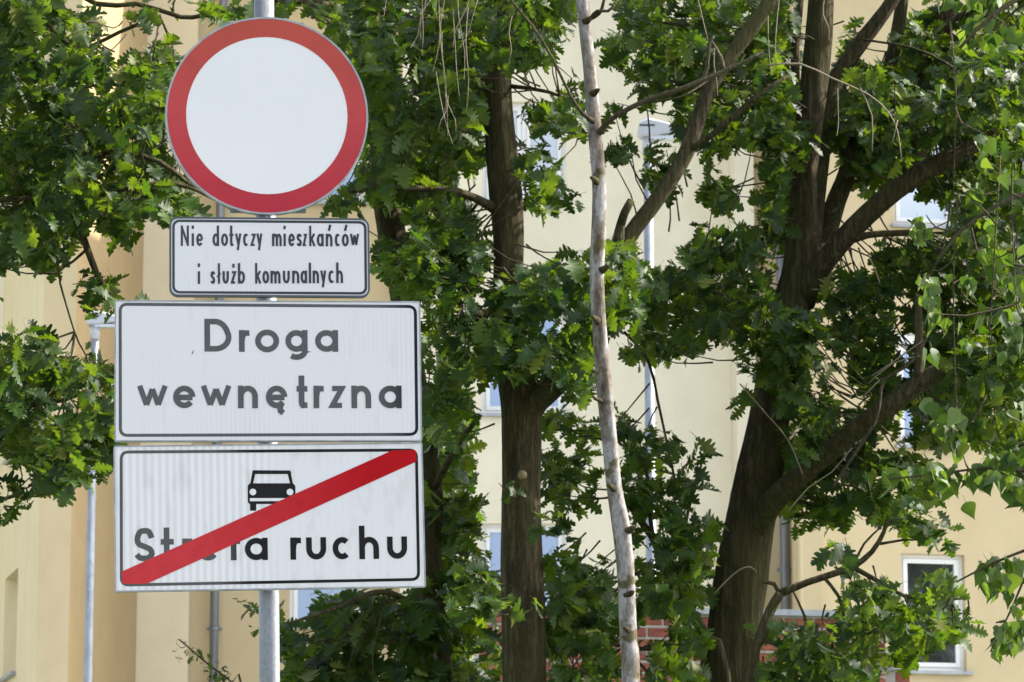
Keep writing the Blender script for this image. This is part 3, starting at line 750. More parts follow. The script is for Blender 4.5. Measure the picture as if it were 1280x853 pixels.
class Tree:
    def __init__(s, name, base, label, kd, group=None):
        s.o = empty(name, base); tag(s.o, label, 'tree', group); s.kd = kd; s.leaves = []; s.skel = []; s.tw = MB(); s.name = name
    def limb(s, pts, part='branch', sides=10, m=None, rough=.05, skel=True, step=.08, cap=True):
        """pts: (px, py, Y, radius px)"""
        pp = [(P(a, b_, c), r*c/F_PX*1.0) for a, b_, c, r in pts]
        return s.limb3(pp, part, sides, m, rough, skel, step)
    def limb3(s, pp, part='branch', sides=10, m=None, rough=.05, skel=True, step=.08):
        mb = MB(); d = tube_mb(mb, pp, sides, step, rough, True, rnd.randint(0, 9999))
        if skel: s.skel += [q[0] for q in d]
        return mb.build(part, m or (M_bark if part == 'trunk' else M_branch), s.o, True)
    def cluster(s, c, rr, n, L, keep=None, twig=True):
        axis = Vector((rr.gauss(0, 1), rr.gauss(0, 1), rr.uniform(-.8, .4))).normalized()
        tip = c; n0_ = len(s.leaves)
        for i in range(n):
            th = rr.uniform(0, 6.28); side = axis.orthogonal().normalized(); side.rotate(Matrix.Rotation(th, 3, axis))
            back = rr.uniform(0, .10)
            pos = tip - axis*back + side*.012
            od = (axis*rr.uniform(.2, .9) + side*rr.uniform(.5, 1)).normalized()
            x, y, z = leaf_frame(od, rr, s.kd)
            ll = L*rr.choice((.55, .8, .9, 1, 1.05, 1.2))*rr.uniform(.9, 1.08)
            mid = pos + y*ll*.5
            if keep and not keep(proj(mid)): continue
            s.leaves.append((pos + y*ll*.12, x, y, z, ll, rr.random()))
        if twig and s.skel and len(s.leaves) - n0_ >= 3:
            best = min(s.skel, key=lambda q: (q-c).length_squared)
            v = c - best; Lv = v.length
            if Lv > .35: best = c - v*(.35/Lv); v = c - best; Lv = .35
            if Lv > .03:
                a = best; sag = Vector((rr.uniform(-.05, .05), rr.uniform(-.05, .05), -.08*Lv))
                tube_mb(s.tw, [(a, .0035 + .003*Lv), (a + v*.5 + sag*.8, .0032), (c, .0018)], 4, .09, 0, False)
    def mass(s, poly, Y0, Y1, cover, L=.106, mult=1.0, holes=(), seed=None, twig=.4):
        rr = random.Random(seed if seed is not None else len(s.leaves) + int(poly[0][0]))
        ar = abs(sum(poly[i-1][0]*poly[i][1]-poly[i][0]*poly[i-1][1] for i in range(len(poly))))/2
        Ym = (Y0+Y1)/2; lp = L/Ym*F_PX
        nl = -math.log(1-cover)*ar/(lp*lp*.20)*mult*DENS.get(s.kd, 1)*(1 if ys_in(poly) else .45)
        xs = [q[0] for q in poly]; ys = [q[1] for q in poly]
        keep = lambda q: inside((q[0]+rr.uniform(-5, 5), q[1]+rr.uniform(-5, 5)), poly) and not any(inside(q, h) for h in holes)
        k = 0; tries = 0; per = 6
        while k < nl/per and tries < 40000:
            tries += 1
            p = (rr.uniform(min(xs), max(xs)), rr.uniform(min(ys), max(ys)))
            if not inside(p, poly): continue
            if any(inside(p, h) for h in holes): continue
            k += 1
            s.cluster(P(p[0], p[1], rr.uniform(Y0, Y1)), rr, rr.randint(4, 8), L, keep, rr.random() < twig)
    def finish(s, nobj=300):
        def vis(l):
            q = proj(l[0]); return -10 < q[0] < 1290 and -10 < q[1] < 863
        L = sorted(s.leaves, key=lambda l: (not vis(l), l[0].y)); 
        near = [l for l in L[:nobj] if vis(l)]; far = L[len(near):]
        inv = s.o.matrix_basis.inverted(); rr = random.Random(5)
        gs = GEO[s.kd]; ms = LME[s.kd]
        for pos, x, y, z, ll, tn in near:
            me = ms[rr.randrange(len(ms))]; o = bpy.data.objects.new('leaf', me); col.objects.link(o); o.parent = s.o
            Mx = Matrix(((x.x*ll, y.x*ll, z.x*ll, pos.x), (x.y*ll, y.y*ll, z.y*ll, pos.y), (x.z*ll, y.z*ll, z.z*ll, pos.z), (0, 0, 0, 1)))
            o.matrix_basis = inv @ Mx
        if far:
            VV = []; FF = []; TT = []; n = 0
            for pos, x, y, z, ll, tn in far:
                V, Fc = gs[rr.randrange(len(gs))]
                Mx = np.array([x, y, z])*ll; W_ = V @ Mx + np.array(pos); VV.append(W_)
                FF += [tuple(i+n for i in f) for f in Fc]; n += len(V); TT += [tn]*len(V)
            VV = np.concatenate(VV)
            me = bpy.data.meshes.new('foliage'); me.from_pydata(VV.tolist(), [], FF); me.materials.append((M_oak if s.kd == 'oak' else M_birch)[True])
            at = me.attributes.new('tint', 'FLOAT', 'POINT'); at.data.foreach_set('value', TT)
            me.polygons.foreach_set('use_smooth', [True]*len(me.polygons))
            o = bpy.data.objects.new('foliage', me); col.objects.link(o); o['kind'] = 'stuff'; o.parent = s.o; o.matrix_parent_inverse = s.o.matrix_basis.inverted()
        if s.tw.v:
            o = s.tw.build('twigs', M_twig, s.o, True); o['kind'] = 'stuff'
        print(s.name, 'leaves', len(s.leaves), 'objects', len(near))
def foot(px, py, Y):
    p = P(px, py, Y); return (p.x, p.y, 0)
def down(px, py, Y, r, dx=0, flare=1.35):
    """trunk points from the ground up to the sight line of (px, py)"""
    p = P(px, py, Y); rr_ = r*Y/F_PX
    return [(Vector((p.x+dx, Y, -.05)), rr_*flare*1.2), (Vector((p.x+dx*.6, Y, .35)), rr_*flare), (Vector((p.x+dx*.3, Y, p.z*.6)), rr_*1.08)]
def pxs(pts): return [(P(a, b_, c), r*c/F_PX) for a, b_, c, r in pts]

# --- trees across the road, behind the viewer: the windows mirror them
W0 = Tree('woodland', (42, -16, 0), 'row of trees across the road', 'oak')
rw_ = random.Random(77)
for i in range(9):
    bx, by = 22 + i*5 + rw_.uniform(-1, 1), -12 - i*.8 + rw_.uniform(-2, 2); H = rw_.uniform(17, 21)
    W0.limb3([(Vector((bx, by, 0)), .3), (Vector((bx+.2, by, H*.4)), .2), (Vector((bx, by, H*.8)), .08)], 'trunk', 8, step=.6, skel=False)
    for j in range(170):
        th = rw_.uniform(0, 6.28); u = rw_.random()**.5; hh = rw_.uniform(.22, 1)
        rad = 3.4*u*math.sin(math.pi*min(1, (1.05-hh)*1.25))**.6
        W0.cluster(Vector((bx + rad*math.cos(th), by + rad*math.sin(th), hh*H)), rw_, 6, .75, None, False)
W0.finish(0); del W0.o['label'], W0.o['category']; W0.o['kind'] = 'stuff'

# --- forked, pruned oak in the middle
Y = 15.6
T1 = Tree('oak_tree', foot(656, 900, Y), 'dark oak with a sawn-off stem and a fork, left of the pale thin trunk', 'oak')
T1.limb3(down(657, 860, Y, 28) + pxs([(656,853,Y,27.5),(655,760,Y,27),(652,680,Y,26),(652,600,Y,25),(652,540,Y,24.5),(650,500,Y,25),(640,450,Y,22),(633,400,Y,19),(635,340,Y,19),(635,290,Y,20),(631,240,Y,21),(626,190,Y,20.5),(622,140,Y,19.5),(620,100,Y,19),(619,76,Y,18.5)]), 'trunk', 44, step=.045)
mb = MB(); q = pxs([(619, 76.5, Y, 19.5), (619, 70, Y, 19)]); tube_mb(mb, q, 20, 0, .03); mb.build('cut_end', M_cut, T1.o, True)
T1.limb([(655,520,Y,20),(672,500,Y-.05,17),(700,478,Y-.1,14),(722,448,Y-.1,13),(745,400,Y,12.5),(762,350,Y,12),(785,298,Y,10.5),(812,262,Y,10.5),(840,222,Y,10.2),(858,190,Y,10),(872,150,Y,9.6),(890,105,Y,9.5),(915,68,Y,9.2),(945,28,Y,10),(975,-20,Y,9),(1010,-90,Y,7)], sides=16)
T1.limb([(770,305,Y-.1,6.5),(776,282,Y-.1,6),(781,266,Y-.15,5.5),(789,251,Y-.15,5)], sides=10, m=M_branch)
T1.limb([(622,262,Y,9),(606,254,Y-.1,6),(585,244,Y-.2,5),(555,237,Y-.3,4.5),(510,236,Y-.4,4.2),(470,234,Y-.4,4),(430,242,Y-.3,3.5)], sides=8)
T1.limb([(625,384,Y,6),(608,391,Y-.1,5),(592,392,Y-.2,4.5),(577,384,Y-.3,4),(565,368,Y-.3,2.5),(552,352,Y-.3,1.6)], sides=8)
T1.limb([(577,384,Y-.3,2.2),(575,350,Y-.35,1.8),(590,315,Y-.4,1.6),(606,285,Y-.4,1.2)], sides=6)
T1.limb([(626,132,Y,5),(610,110,Y+.2,8),(570,75,Y+.3,8),(520,30,Y+.4,7),(480,14,Y+.3,6),(440,11,Y+.2,5),(400,5,Y,4.5),(340,-2,Y-.2,4),(280,-20,Y-.3,3)], sides=8)
T1.limb([(628,90,Y+.1,12),(640,40,Y+.4,12),(640,-20,Y+.5,11),(630,-120,Y+.5,9),(640,-260,Y+.4,6)], sides=12)
T1.limb([(858,190,Y,4.5),(895,165,Y-.1,4),(940,125,Y-.2,3.2),(985,95,Y-.2,2)], sides=8)
T1.limb([(640,108,Y,3),(670,112,Y-.2,2.5),(700,120,Y-.3,2.2),(730,140,Y-.4,2)], sides=6)
T1.limb([(800,128,Y-.05,1.6),(850,122,Y-.2,1.4),(900,90,Y,1.6)], sides=6)
# small knot with autumn leaves
mb = MB(); kp = P(653, 594, Y-.09); tube_mb(mb, [(kp+Vector((0,.04,0)), .022), (kp+Vector((0,-.012,0)), .02)], 12, 0, .1); mb.build('pruned_knot', M_cut, T1.o, True)
E1 = [(325,5),(345,30),(365,18),(380,32),(400,20),(425,58),(446,70),(452,110),(460,150),(468,190),(455,215),(430,236),(405,262),(440,262),(470,275),(475,345),(560,350),(606,335),(606,290),(600,270),(585,215),(602,210),(606,78),(660,85),(690,70),(722,42),(718,-20),(400,-20),(340,-20)]
hol = [[(498,72),(518,66),(520,108),(500,110)],[(514,118),(530,116),(532,140),(518,142)],[(572,216),(602,206),(606,240),(602,268),(585,262),(572,240)],[(483,248),(506,250),(514,345),(492,345)],[(445,240),(462,236),(472,262),(468,284),(452,270)],[(350,12),(372,8),(420,36),(405,44),(372,30)]]
T1.mass(E1, 14.9, 16.9, .95, holes=hol, mult=1.1)
T1.mass([(655,130),(670,120),(690,130),(700,110),(722,92),(738,97),(735,130),(745,150),(735,170),(720,188),(702,172),(702,200),(698,215),(722,252),(700,256),(700,276),(690,282),(665,268),(652,240),(648,190)], 15.0, 16.3, .86, holes=[[(684,160),(696,158),(700,200),(690,205)]])
F1 = [(470,300),(600,290),(604,330),(600,362),(640,332),(680,326),(720,308),(745,298),(790,308),(802,330),(812,345),(800,370),(815,380),(800,410),(780,415),(755,420),(745,440),(745,470),(740,495),(725,500),(705,490),(690,478),(650,468),(620,476),(600,465),(570,470),(588,490),(600,520),(596,545),(570,552),(530,560),(528,380),(480,370)]
holF = [[(598,368),(616,366),(614,390),(600,392)],[(598,474),(632,474),(632,518),(602,516)],[(672,404),(706,402),(706,412),(674,414)],[(565,515),(592,520),(588,545),(568,540)],[(688,478),(712,480),(706,494),(690,494)],[(672,484),(690,486),(690,520),(676,520)]]
T1.mass(F1, 14.7, 16.2, .94, holes=holF)
T1.mass([(560,700),(600,708),(650,728),(682,748),(655,778),(635,772),(600,765),(560,770)], 14.8, 15.2, .8)
T1.mass([(620,600),(650,600),(655,622),(640,625),(625,618)], 15.1, 15.3, .45, L=.07)
T1.mass([(660,636),(690,630),(695,655),(672,668),(662,655)], 15.1, 15.3, .6, L=.08)
T1.mass([(400,-20),(720,-20),(760,-140),(700,-330),(560,-420),(430,-300)], 14.8, 17.5, .75, L=.16)
T1.finish()

# --- oak further back, left of the middle one
Y = 16.5
T2 = Tree('oak_tree', foot(548, 900, Y), 'slimmer dark oak stem half hidden in leaves just right of the sign plates', 'oak')
T2.limb3(down(550, 860, Y, 17) + pxs([(549,853,Y,17),(541,770,Y,16),(536,690,Y,16.5),(538,620,Y,16),(528,540,Y,15),(512,440,Y,16),(500,340,Y,17),(490,290,Y,18),(482,240,Y,18),(478,200,Y,14),(470,120,Y,10),(460,20,Y,8),(440,-120,Y,5)]), 'trunk', 18)
T2.limb([(538,620,Y,5),(570,560,Y-.3,4),(600,520,Y-.6,2.5)], sides=6)
T2.limb([(541,770,Y,5),(480,740,Y-.5,4),(420,760,Y-.9,3),(360,780,Y-1.1,1.5)], sides=6)
T2.limb([(500,340,Y,5),(560,300,Y+.2,3),(600,250,Y+.2,2)], sides=6)
T2.mass([(528,480),(560,470),(580,490),(598,520),(602,545),(590,560),(588,590),(612,604),(606,640),(592,655),(600,690),(618,695),(628,740),(620,760),(634,790),(622,870),(528,870)], 16.35, 18.2, .94, L=.125, holes=[[(584,600),(612,602),(612,622),(590,624)],[(612,622),(634,618),(632,652),(618,652)],[(614,654),(632,654),(632,690),(616,690)]])
T2.mass([(345,742),(362,760),(356,790),(388,800),(398,786),(388,765),(398,742),(430,746),(528,736),(560,740),(560,870),(340,870),(338,800)], 16.0, 17.4, .95, L=.125)
T2.mass([(392,740),(430,738),(430,790),(395,795)], 16, 17, .5, L=.11)
T2.mass([(276,738),(312,738),(320,765),(322,800),(308,800),(304,775),(300,755),(280,750)], 16.0, 16.4, .4, L=.07)
T2.mass([(340,780),(358,775),(362,800),(340,830)], 16, 16.6, .6, L=.09)
T2.mass([(440,60),(600,60),(600,340),(470,340)], 17.2, 18.2, .8, L=.125, holes=hol)
T2.mass([(540,160),(600,100),(604,205),(585,215),(600,290),(540,300)], 17.2, 18.2, .7, L=.125, holes=hol)
T2.mass([(528,850),(640,850),(700,1100),(300,1100),(330,860)], 16.2, 18.0, .7, L=.16)
T2.finish()

# --- oak at the left edge
Y = 14.8
T0 = Tree('oak_tree', foot(-150, 800, Y), 'oak reaching in from the left edge with branches behind the round sign', 'oak')
T0.limb3(down(-150, 860, Y, 32) + pxs([(-150,853,Y,32),(-155,500,Y,28),(-150,250,Y,24),(-170,0,Y,18),(-180,-250,Y,10)]), 'trunk', 18)
T0.limb([(-150,330,Y,10),(-60,300,Y-.1,7),(0,272,Y-.2,5),(40,262,Y-.2,4),(90,243,Y-.2,3.6),(125,195,Y-.25,3.4),(155,190,Y-.25,3.4),(200,203,Y-.25,3),(230,225,Y-.2,2.8),(250,240,Y-.1,2.5)], sides=8)
T0.limb([(-20,250,Y-.2,4),(60,248,Y-.3,3),(125,245,Y-.3,3.2),(175,232,Y-.35,3.2),(215,230,Y-.3,3),(250,240,Y-.3,2.4),(290,262,Y-.2,2)], sides=8)
T0.limb([(60,168,Y-.1,2),(100,165,Y-.2,2.4),(120,172,Y-.2,2.4),(140,190,Y-.25,3)], sides=6)
T0.limb([(40,262,Y-.2,5),(90,270,Y-.25,5),(108,308,Y-.3,4.6),(122,345,Y-.3,4.2),(140,372,Y-.3,4),(170,420,Y-.3,3)], sides=8)
T0.limb([(106,314,Y-.3,2),(90,328,Y-.32,1.6),(74,341,Y-.35,1.5),(80,372,Y-.4,1.3),(93,415,Y-.4,1.1)], sides=6)
T0.limb([(-150,120,Y,9),(-40,40,Y-.1,6),(30,10,Y-.2,4.5),(90,60,Y-.2,3),(120,55,Y-.2,2.6),(150,40,Y-.25,2.4),(200,20,Y-.3,2.6)], sides=8)
T0.limb([(60,-40,Y,5),(120,5,Y-.2,3.5),(170,5,Y-.2,3),(215,18,Y-.2,3),(240,22,Y-.2,3),(300,10,Y-.2,2)], sides=8)
T0.limb([(-150,560,Y,9),(-60,540,Y-.1,6),(20,510,Y-.2,4),(80,500,Y-.2,3),(130,480,Y-.2,2)], sides=8)
T0.limb([(-100,640,Y,4),(-20,630,Y-.2,2.5),(20,620,Y-.2,1.6)], sides=6)
T0.limb([(166,100,Y+.2,7),(180,118,Y+.2,8),(200,135,Y+.2,7),(230,150,Y+.3,6)], sides=8)
A1 = [(-25,-20),(68,-20),(75,12),(92,20),(96,5),(115,8),(128,30),(126,48),(130,62),(150,72),(170,55),(200,50),(228,62),(226,80),(214,110),(211,140),(206,170),(215,200),(235,235),(252,262),(212,276),(195,272),(178,262),(170,272),(163,300),(158,310),(140,308),(130,290),(112,268),(96,280),(88,306),(62,342),(50,336),(40,318),(15,328),(0,340),(-25,345)]
T0.mass(A1, 14.0, 15.8, .95, holes=[[(38,28),(56,26),(60,48),(44,52)],[(56,64),(66,62),(68,76),(58,78)],[(160,222),(178,220),(180,232),(164,232)]], mult=1.15)
T0.mass([(150,8),(165,-5),(190,12),(230,-5),(322,-5),(322,22),(276,28),(240,22),(215,12),(200,18),(175,32),(168,50),(156,50),(158,24)], 14.2, 15.2, .7, L=.10)
T0.mass([(92,345),(110,332),(125,330),(145,350),(146,385),(135,402),(110,402),(97,385)], 14.2, 14.8, .72)
T0.mass([(150,360),(178,348),(188,360),(215,368),(215,378),(145,378)], 14.2, 14.6, .6, L=.10)
T0.mass([(84,420),(112,418),(122,428),(116,452),(104,450),(100,432)], 14.2, 14.6, .5, L=.09)
T0.mass([(-25,455),(-5,432),(8,412),(35,398),(45,408),(70,408),(76,422),(64,438),(88,456),(110,450),(143,445),(148,575),(125,592),(105,606),(95,600),(72,628),(62,622),(50,602),(36,598),(30,576),(-25,565)], 13.9, 15.3, .95, mult=1.1)
T0.mass([(-25,600),(5,598),(14,610),(34,600),(40,622),(28,638),(12,650),(8,662),(-25,668)], 14.2, 14.8, .65, L=.10)
T0.mass([(-400,-100),(0,-20),(250,-20),(330,-100),(200,-350),(-150,-450),(-450,-300)], 13.8, 16.5, .7, L=.16)
T0.mass([(-400,-100),(-20,0),(-20,650),(-380,600)], 13.8, 16.5, .75, L=.16)
T0.finish()

# --- thin pale tree with peeling bark
Y = 14.0
T3 = Tree('birch_tree', foot(789, 900, Y), 'thin pale tree trunk with peeling grey bark and moss patches', 'birch')
T3.limb3(down(790, 860, Y, 13, 0, 1.2) + pxs([(789,853,Y,11.6),(786,800,Y,11.2),(783,720,Y,10.8),(777,660,Y,11),(768,610,Y,10),(761,540,Y,10),(755,480,Y,9.6),(750,420,Y,9.3),(746,350,Y,9.1),(748,280,Y,9.2),(748,220,Y,8.8),(742,150,Y,9),(737,90,Y,8.6),(731,30,Y,8.5),(727,-20,Y,8.5),(722,-160,Y,7.5),(735,-320,Y,5)]), 'trunk', 22, M_pbark, .07, step=.03)
T3.limb([(750,166,Y-.02,5),(758,155,Y-.05,3.6),(775,142,Y-.1,3.4),(812,124,Y-.15,3.3),(850,112,Y-.2,3.2),(885,98,Y-.2,3),(925,80,Y-.2,2.4),(955,66,Y-.2,1.8)], sides=8, m=M_twig)
T3.limb([(742,152,Y-.05,4),(728,142,Y-.1,2.6),(712,118,Y-.15,2),(690,72,Y-.2,1.7),(665,32,Y-.2,1.6),(638,0,Y-.2,1.4),(620,-40,Y-.2,1.2)], sides=8, m=M_twig)
T3.limb([(736,24,Y,3),(745,20,Y-.05,2.6),(752,12,Y-.1,2.2),(757,-10,Y-.1,1.8)], sides=6, m=M_twig)
T3.limb([(739,22,Y,2.4),(746,14,Y-.1,2),(760,14,Y-.1,2),(768,6,Y-.1,1.6)], sides=6, m=M_twig)
T3.limb([(878,100,Y-.15,3),(884,85,Y-.15,2.8),(886,55,Y-.2,2.2),(893,46,Y-.2,1.8)], sides=6, m=M_twig)
T3.limb([(903,86,Y-.1,4),(900,72,Y-.1,3.6),(889,52,Y-.12,2.4)], sides=6, m=M_twig)
T3.limb([(757,503,Y,3),(748,500,Y-.06,2.6),(742,498,Y-.08,1.6)], sides=6, m=M_branch)
for kx, ky, sd_ in ((731,28,1),(740,118,1),(747,228,-1),(752,338,1),(748,402,-1),(768,612,-1),(784,664,1),(783,745,1),(788,790,-1)):
    mb = MB(); c0 = P(kx, ky, Y-.02); tube_mb(mb, [(c0, .016), (c0 + Vector((sd_*.022, -.022, .012)), .009), (c0 + Vector((sd_*.031, -.028, .015)), .003)], 9, 0, .15); mb.build('knot', M_branch, T3.o, True)
dry = MB(); rr = random.Random(21)
def hang(x0, y0, ln, x1, Yd):
    a = P(x0, y0, Yd); b_ = P(x1, y0+ln, Yd)
    m1 = a.lerp(b_, .35) + Vector((rr.uniform(-.010, .010), rr.uniform(-.03, .03), 0)); m2 = a.lerp(b_, .7) + Vector((rr.uniform(-.010, .010), rr.uniform(-.03, .03), 0))
    tube_mb(dry, [(a, .0023), (m1, .0019), (m2, .0016), (b_, .0009)], 4, .06, 0, False)
for x0, y0, ln, x1 in [(548,-20,190,560),(560,-20,110,541),(535,-20,70,526),(528,-10,80,527),(572,-20,120,580),(590,-20,80,566),(552,40,100,556),(545,90,90,566),(566,10,110,574),(585,10,130,583),(600,-10,70,575),(484,-30,50,480),(640,20,60,636),(560,120,45,548),(556,115,50,570),(538,0,60,513)]:
    hang(x0, y0, ln, x1, Y-.25)
for x0, y0, ln, x1 in [(870,-10,60,885),(893,60,60,897),(960,20,75,965),(975,-10,90,968),(1030,0,50,1036),(1047,110,60,1046)]:
    hang(x0, y0, ln, x1, Y-.15)
o = dry.build('hanging_dry_twigs', M_dry, T3.o, True); o['kind'] = 'stuff'
T3.limb([(960,82,Y-.2,1.2),(1000,80,Y-.2,1.2),(1040,98,Y-.2,1.2),(1085,118,Y-.2,1),(1110,140,Y-.2,.9),(1122,165,Y-.2,.8),(1127,200,Y-.2,.6)], sides=5, m=M_dry)
T3.limb([(1075,110,Y-.2,.9),(1090,145,Y-.2,.8),(1090,190,Y-.2,.6)], sides=5, m=M_dry)
T3.limb([(1122,150,Y-.2,.8),(1115,180,Y-.2,.6)], sides=5, m=M_dry)
T3.finish()

# --- big oak on the right
Y = 16.6
T4 = Tree('oak_tree', foot(915, 900, Y), 'large leaning oak at the right that divides into several stems', 'oak')
T4.limb3(down(908, 870, Y, 37, -.05) + pxs([(909,853,Y,36),(916,790,Y,34),(926,720,Y,33),(936,660,Y,32),(948,600,Y,30),(957,550,Y,27),(968,490,Y,25),(979,430,Y,24),(990,380,Y,25),(1000,345,Y,24),(1003,300,Y,20),(1004,250,Y,17),(1006,200,Y,17.5),(1012,150,Y,17),(1019,90,Y,18),(1024,40,Y,17),(1027,-20,Y,16),(1030,-160,Y,12),(1040,-340,Y,6)]), 'trunk', 52, step=.045)
T4.limb([(1003,370,Y,20),(1018,345,Y+.1,17),(1032,300,Y+.25,13.5),(1046,250,Y+.35,12.5),(1062,205,Y+.4,11),(1050,160,Y+.4,10)], sides=14)
T4.limb([(1012,330,Y+.05,12),(1024,200,Y+.3,13),(1032,130,Y+.3,13),(1052,88,Y+.3,11),(1080,48,Y+.3,10.5),(1108,12,Y+.3,9),(1140,-40,Y+.3,8)], sides=14)
T4.limb([(1001,376,Y,19),(1022,340,Y-.1,15.5),(1052,302,Y-.15,14),(1085,268,Y-.2,13.2),(1120,238,Y-.25,13),(1155,215,Y-.25,12.5),(1190,197,Y-.25,12.5),(1222,180,Y-.2,9),(1260,160,Y-.1,7),(1310,140,Y,6)], sides=24)
T4.limb([(1134,235,Y-.25,10),(1142,215,Y-.2,8.5),(1152,190,Y-.1,7.5),(1164,165,Y,7),(1190,135,Y,7),(1205,110,Y,7.5),(1225,82,Y,8),(1240,62,Y,6),(1285,45,Y,5),(1330,35,Y,4)], sides=10)
T4.limb([(938,672,Y,20),(962,632,Y-.15,16),(992,602,Y-.3,14),(1030,570,Y-.4,13),(1070,537,Y-.5,13),(1110,508,Y-.6,13.5),(1145,482,Y-.6,12.5),(1180,462,Y-.6,12),(1230,450,Y-.6,11),(1300,440,Y-.6,13)], sides=24)
T4.limb([(1148,484,Y-.62,8),(1149,440,Y-.6,5.5),(1148,400,Y-.6,5),(1147,370,Y-.55,4.5)], sides=10)
T4.limb([(1000,395,Y,5),(960,376,Y-.25,4),(920,372,Y-.35,3.6),(880,362,Y-.4,3.4),(850,360,Y-.45,3),(820,372,Y-.5,2.4),(795,382,Y-.5,2)], sides=8)
T4.limb([(1050,305,Y-.15,6),(1085,294,Y-.2,4.6),(1115,292,Y-.2,4.2),(1150,291,Y-.2,4)], sides=8)
T4.limb([(998,180,Y+.1,6),(995,120,Y+.2,6),(994,60,Y+.2,5.5),(1000,0,Y+.2,5),(1004,-80,Y+.2,4)], sides=10)
T4.limb([(1080,150,Y+.5,9),(1110,90,Y+.5,9),(1122,40,Y+.5,8.5),(1130,-20,Y+.5,8),(1140,-140,Y+.5,6)], sides=12)
T4.limb([(1150,130,Y+.5,9),(1165,70,Y+.5,10),(1185,15,Y+.5,11),(1200,-40,Y+.5,10)], sides=12)
T4.limb([(1150,80,Y+.4,5),(1170,40,Y+.4,4),(1220,10,Y+.4,4.5),(1270,-15,Y+.4,4)], sides=8)
T4.limb([(1080,50,Y+.2,1.5),(1140,60,Y,1.6),(1180,78,Y-.1,2),(1210,100,Y-.1,1.6),(1230,130,Y-.1,1.4)], sides=6)
T4.limb([(1300,370,Y-.6,6),(1270,345,Y-.6,7),(1240,355,Y-.6,5),(1200,330,Y-.6,2)], sides=8)
T4.limb([(1280,330,Y-.5,3),(1250,308,Y-.5,2.5),(1220,305,Y-.5,2)], sides=6)
# thin bare twigs in front of the right trunk
for pts in ([(925,480),(960,520),(985,550),(1003,592)], [(1167,398),(1150,440),(1130,460),(1105,475),(1100,500),(1095,525),(1080,550),(1060,580),(1040,610)],
            [(1155,425),(1120,450),(1090,470)], [(1150,445),(1115,455),(1085,480)], [(1100,475),(1075,500)], [(893,742),(908,726),(925,712),(938,709),(946,715)],
            [(985,640),(1010,610),(1040,590),(1065,560)], 
            [(700,560),(720,590),(725,600)], [(560,340),(600,345)], [(100,245),(75,270),(68,245)], [(1085,318),(1095,340),(1100,355)]):
    rad = 2.2 if pts[0][0] == 1167 else .9
    mb = MB(); q = [(P(a, b_, Y-.75), (rad - .25*i/len(pts))*(Y-.75)/F_PX) for i, (a, b_) in enumerate(pts)]
    if pts[0][0] > 800: tube_mb(mb, q, 6, .05, .1); mb.build('branch', M_dry if rad < 2 else M_twig, T4.o, True)
M1 = [(775,-20),(772,10),(782,35),(748,50),(750,75),(762,80),(782,85),(776,100),(795,108),(800,124),(815,130),(842,125),(836,150),(850,165),(842,190),(862,186),(885,215),(870,232),(880,255),(898,276),(915,265),(918,240),(945,232),(960,280),(990,290),(996,-20)]
T4.mass(M1, 15.8, 17.6, .94, holes=[[(905,185),(950,180),(955,225),(920,236),(900,215)],[(862,175),(880,172),(884,190),(870,195)]])
T4.mass([(745,200),(752,120),(765,122),(778,130),(772,150),(785,165),(796,190),(782,200),(772,215),(760,205),(752,215)], 15.9, 16.4, .65)
T4.mass([(788,228),(800,200),(806,178),(835,178),(850,200),(852,235),(838,245),(808,236)], 15.9, 16.3, .8)
T4.mass([(800,342),(830,330),(850,310),(868,302),(878,282),(930,280),(955,290),(962,370),(1005,400),(1030,450),(1012,470),(1010,505),(985,524),(962,500),(950,470),(925,460),(915,440),(890,420),(870,440),(842,462),(838,446),(790,456),(778,440),(800,420),(800,380)], 15.7, 17.2, .94, holes=[[(838,362),(858,360),(856,372),(840,374)]])
T4.mass([(905,500),(922,482),(942,488),(945,508),(915,522)], 15.8, 16.2, .6)
T4.mass([(1040,100),(1060,25),(1072,55),(1085,72),(1100,60),(1120,66),(1128,30),(1150,-5),(1300,-25),(1300,255),(1240,245),(1205,225),(1180,255),(1160,245),(1135,225),(1100,262),(1075,232),(1058,205),(1032,185)], 16.75, 17.9, .95, holes=[[(1140,0),(1165,-5),(1160,12),(1142,14)]])
T4.mass([(956,30),(1000,50),(1000,340),(956,300)], 16.8, 17.8, .92)
T4.mass([(956,100),(985,100),(985,330),(950,300)], 16.0, 16.6, .5)
T4.mass([(1060,80),(1130,90),(1300,60),(1300,150),(1210,150),(1150,190),(1100,225),(1070,200)], 15.8, 16.3, .55)
T4.mass([(960,385),(1030,390),(1060,440),(1030,470),(1005,500),(965,500)], 15.7, 16.2, .85)
T4.mass([(985,150),(1035,150),(1045,185),(990,195)], 15.9, 16.2, .3)
T4.mass([(1036,332),(1062,330),(1078,342),(1108,345),(1092,316),(1105,302),(1130,304),(1300,285),(1300,585),(1276,562),(1262,580),(1225,560),(1200,535),(1190,560),(1130,562),(1110,530),(1098,545),(1080,560),(1060,520),(1088,505),(1076,482),(1062,480),(1055,440),(1040,432),(1030,400),(1018,368)], 16.3, 17.6, .93, holes=[[(1118,410),(1142,408),(1142,470),(1120,478)],[(1122,508),(1140,505),(1146,545),(1122,552)],[(1040,436),(1062,440),(1072,500),(1040,500)],[(1120,355),(1140,352),(1138,402),(1122,404)],[(1240,500),(1270,500),(1275,530),(1245,520)]])
T4.mass([(975,545),(1000,500),(1020,490),(1050,502),(1075,540),(1092,562),(1084,600),(1062,650),(1050,662),(1020,668),(985,672),(980,640),(990,610)], 16.35, 17.2, .88)
T4.mass([(1180,440),(1300,400),(1300,585),(1262,580),(1200,540),(1170,500)], 15.5, 15.95, .7)
T4.mass([(985,540),(1030,495),(1060,500),(1020,560),(990,590)], 15.6, 16.1, .6)
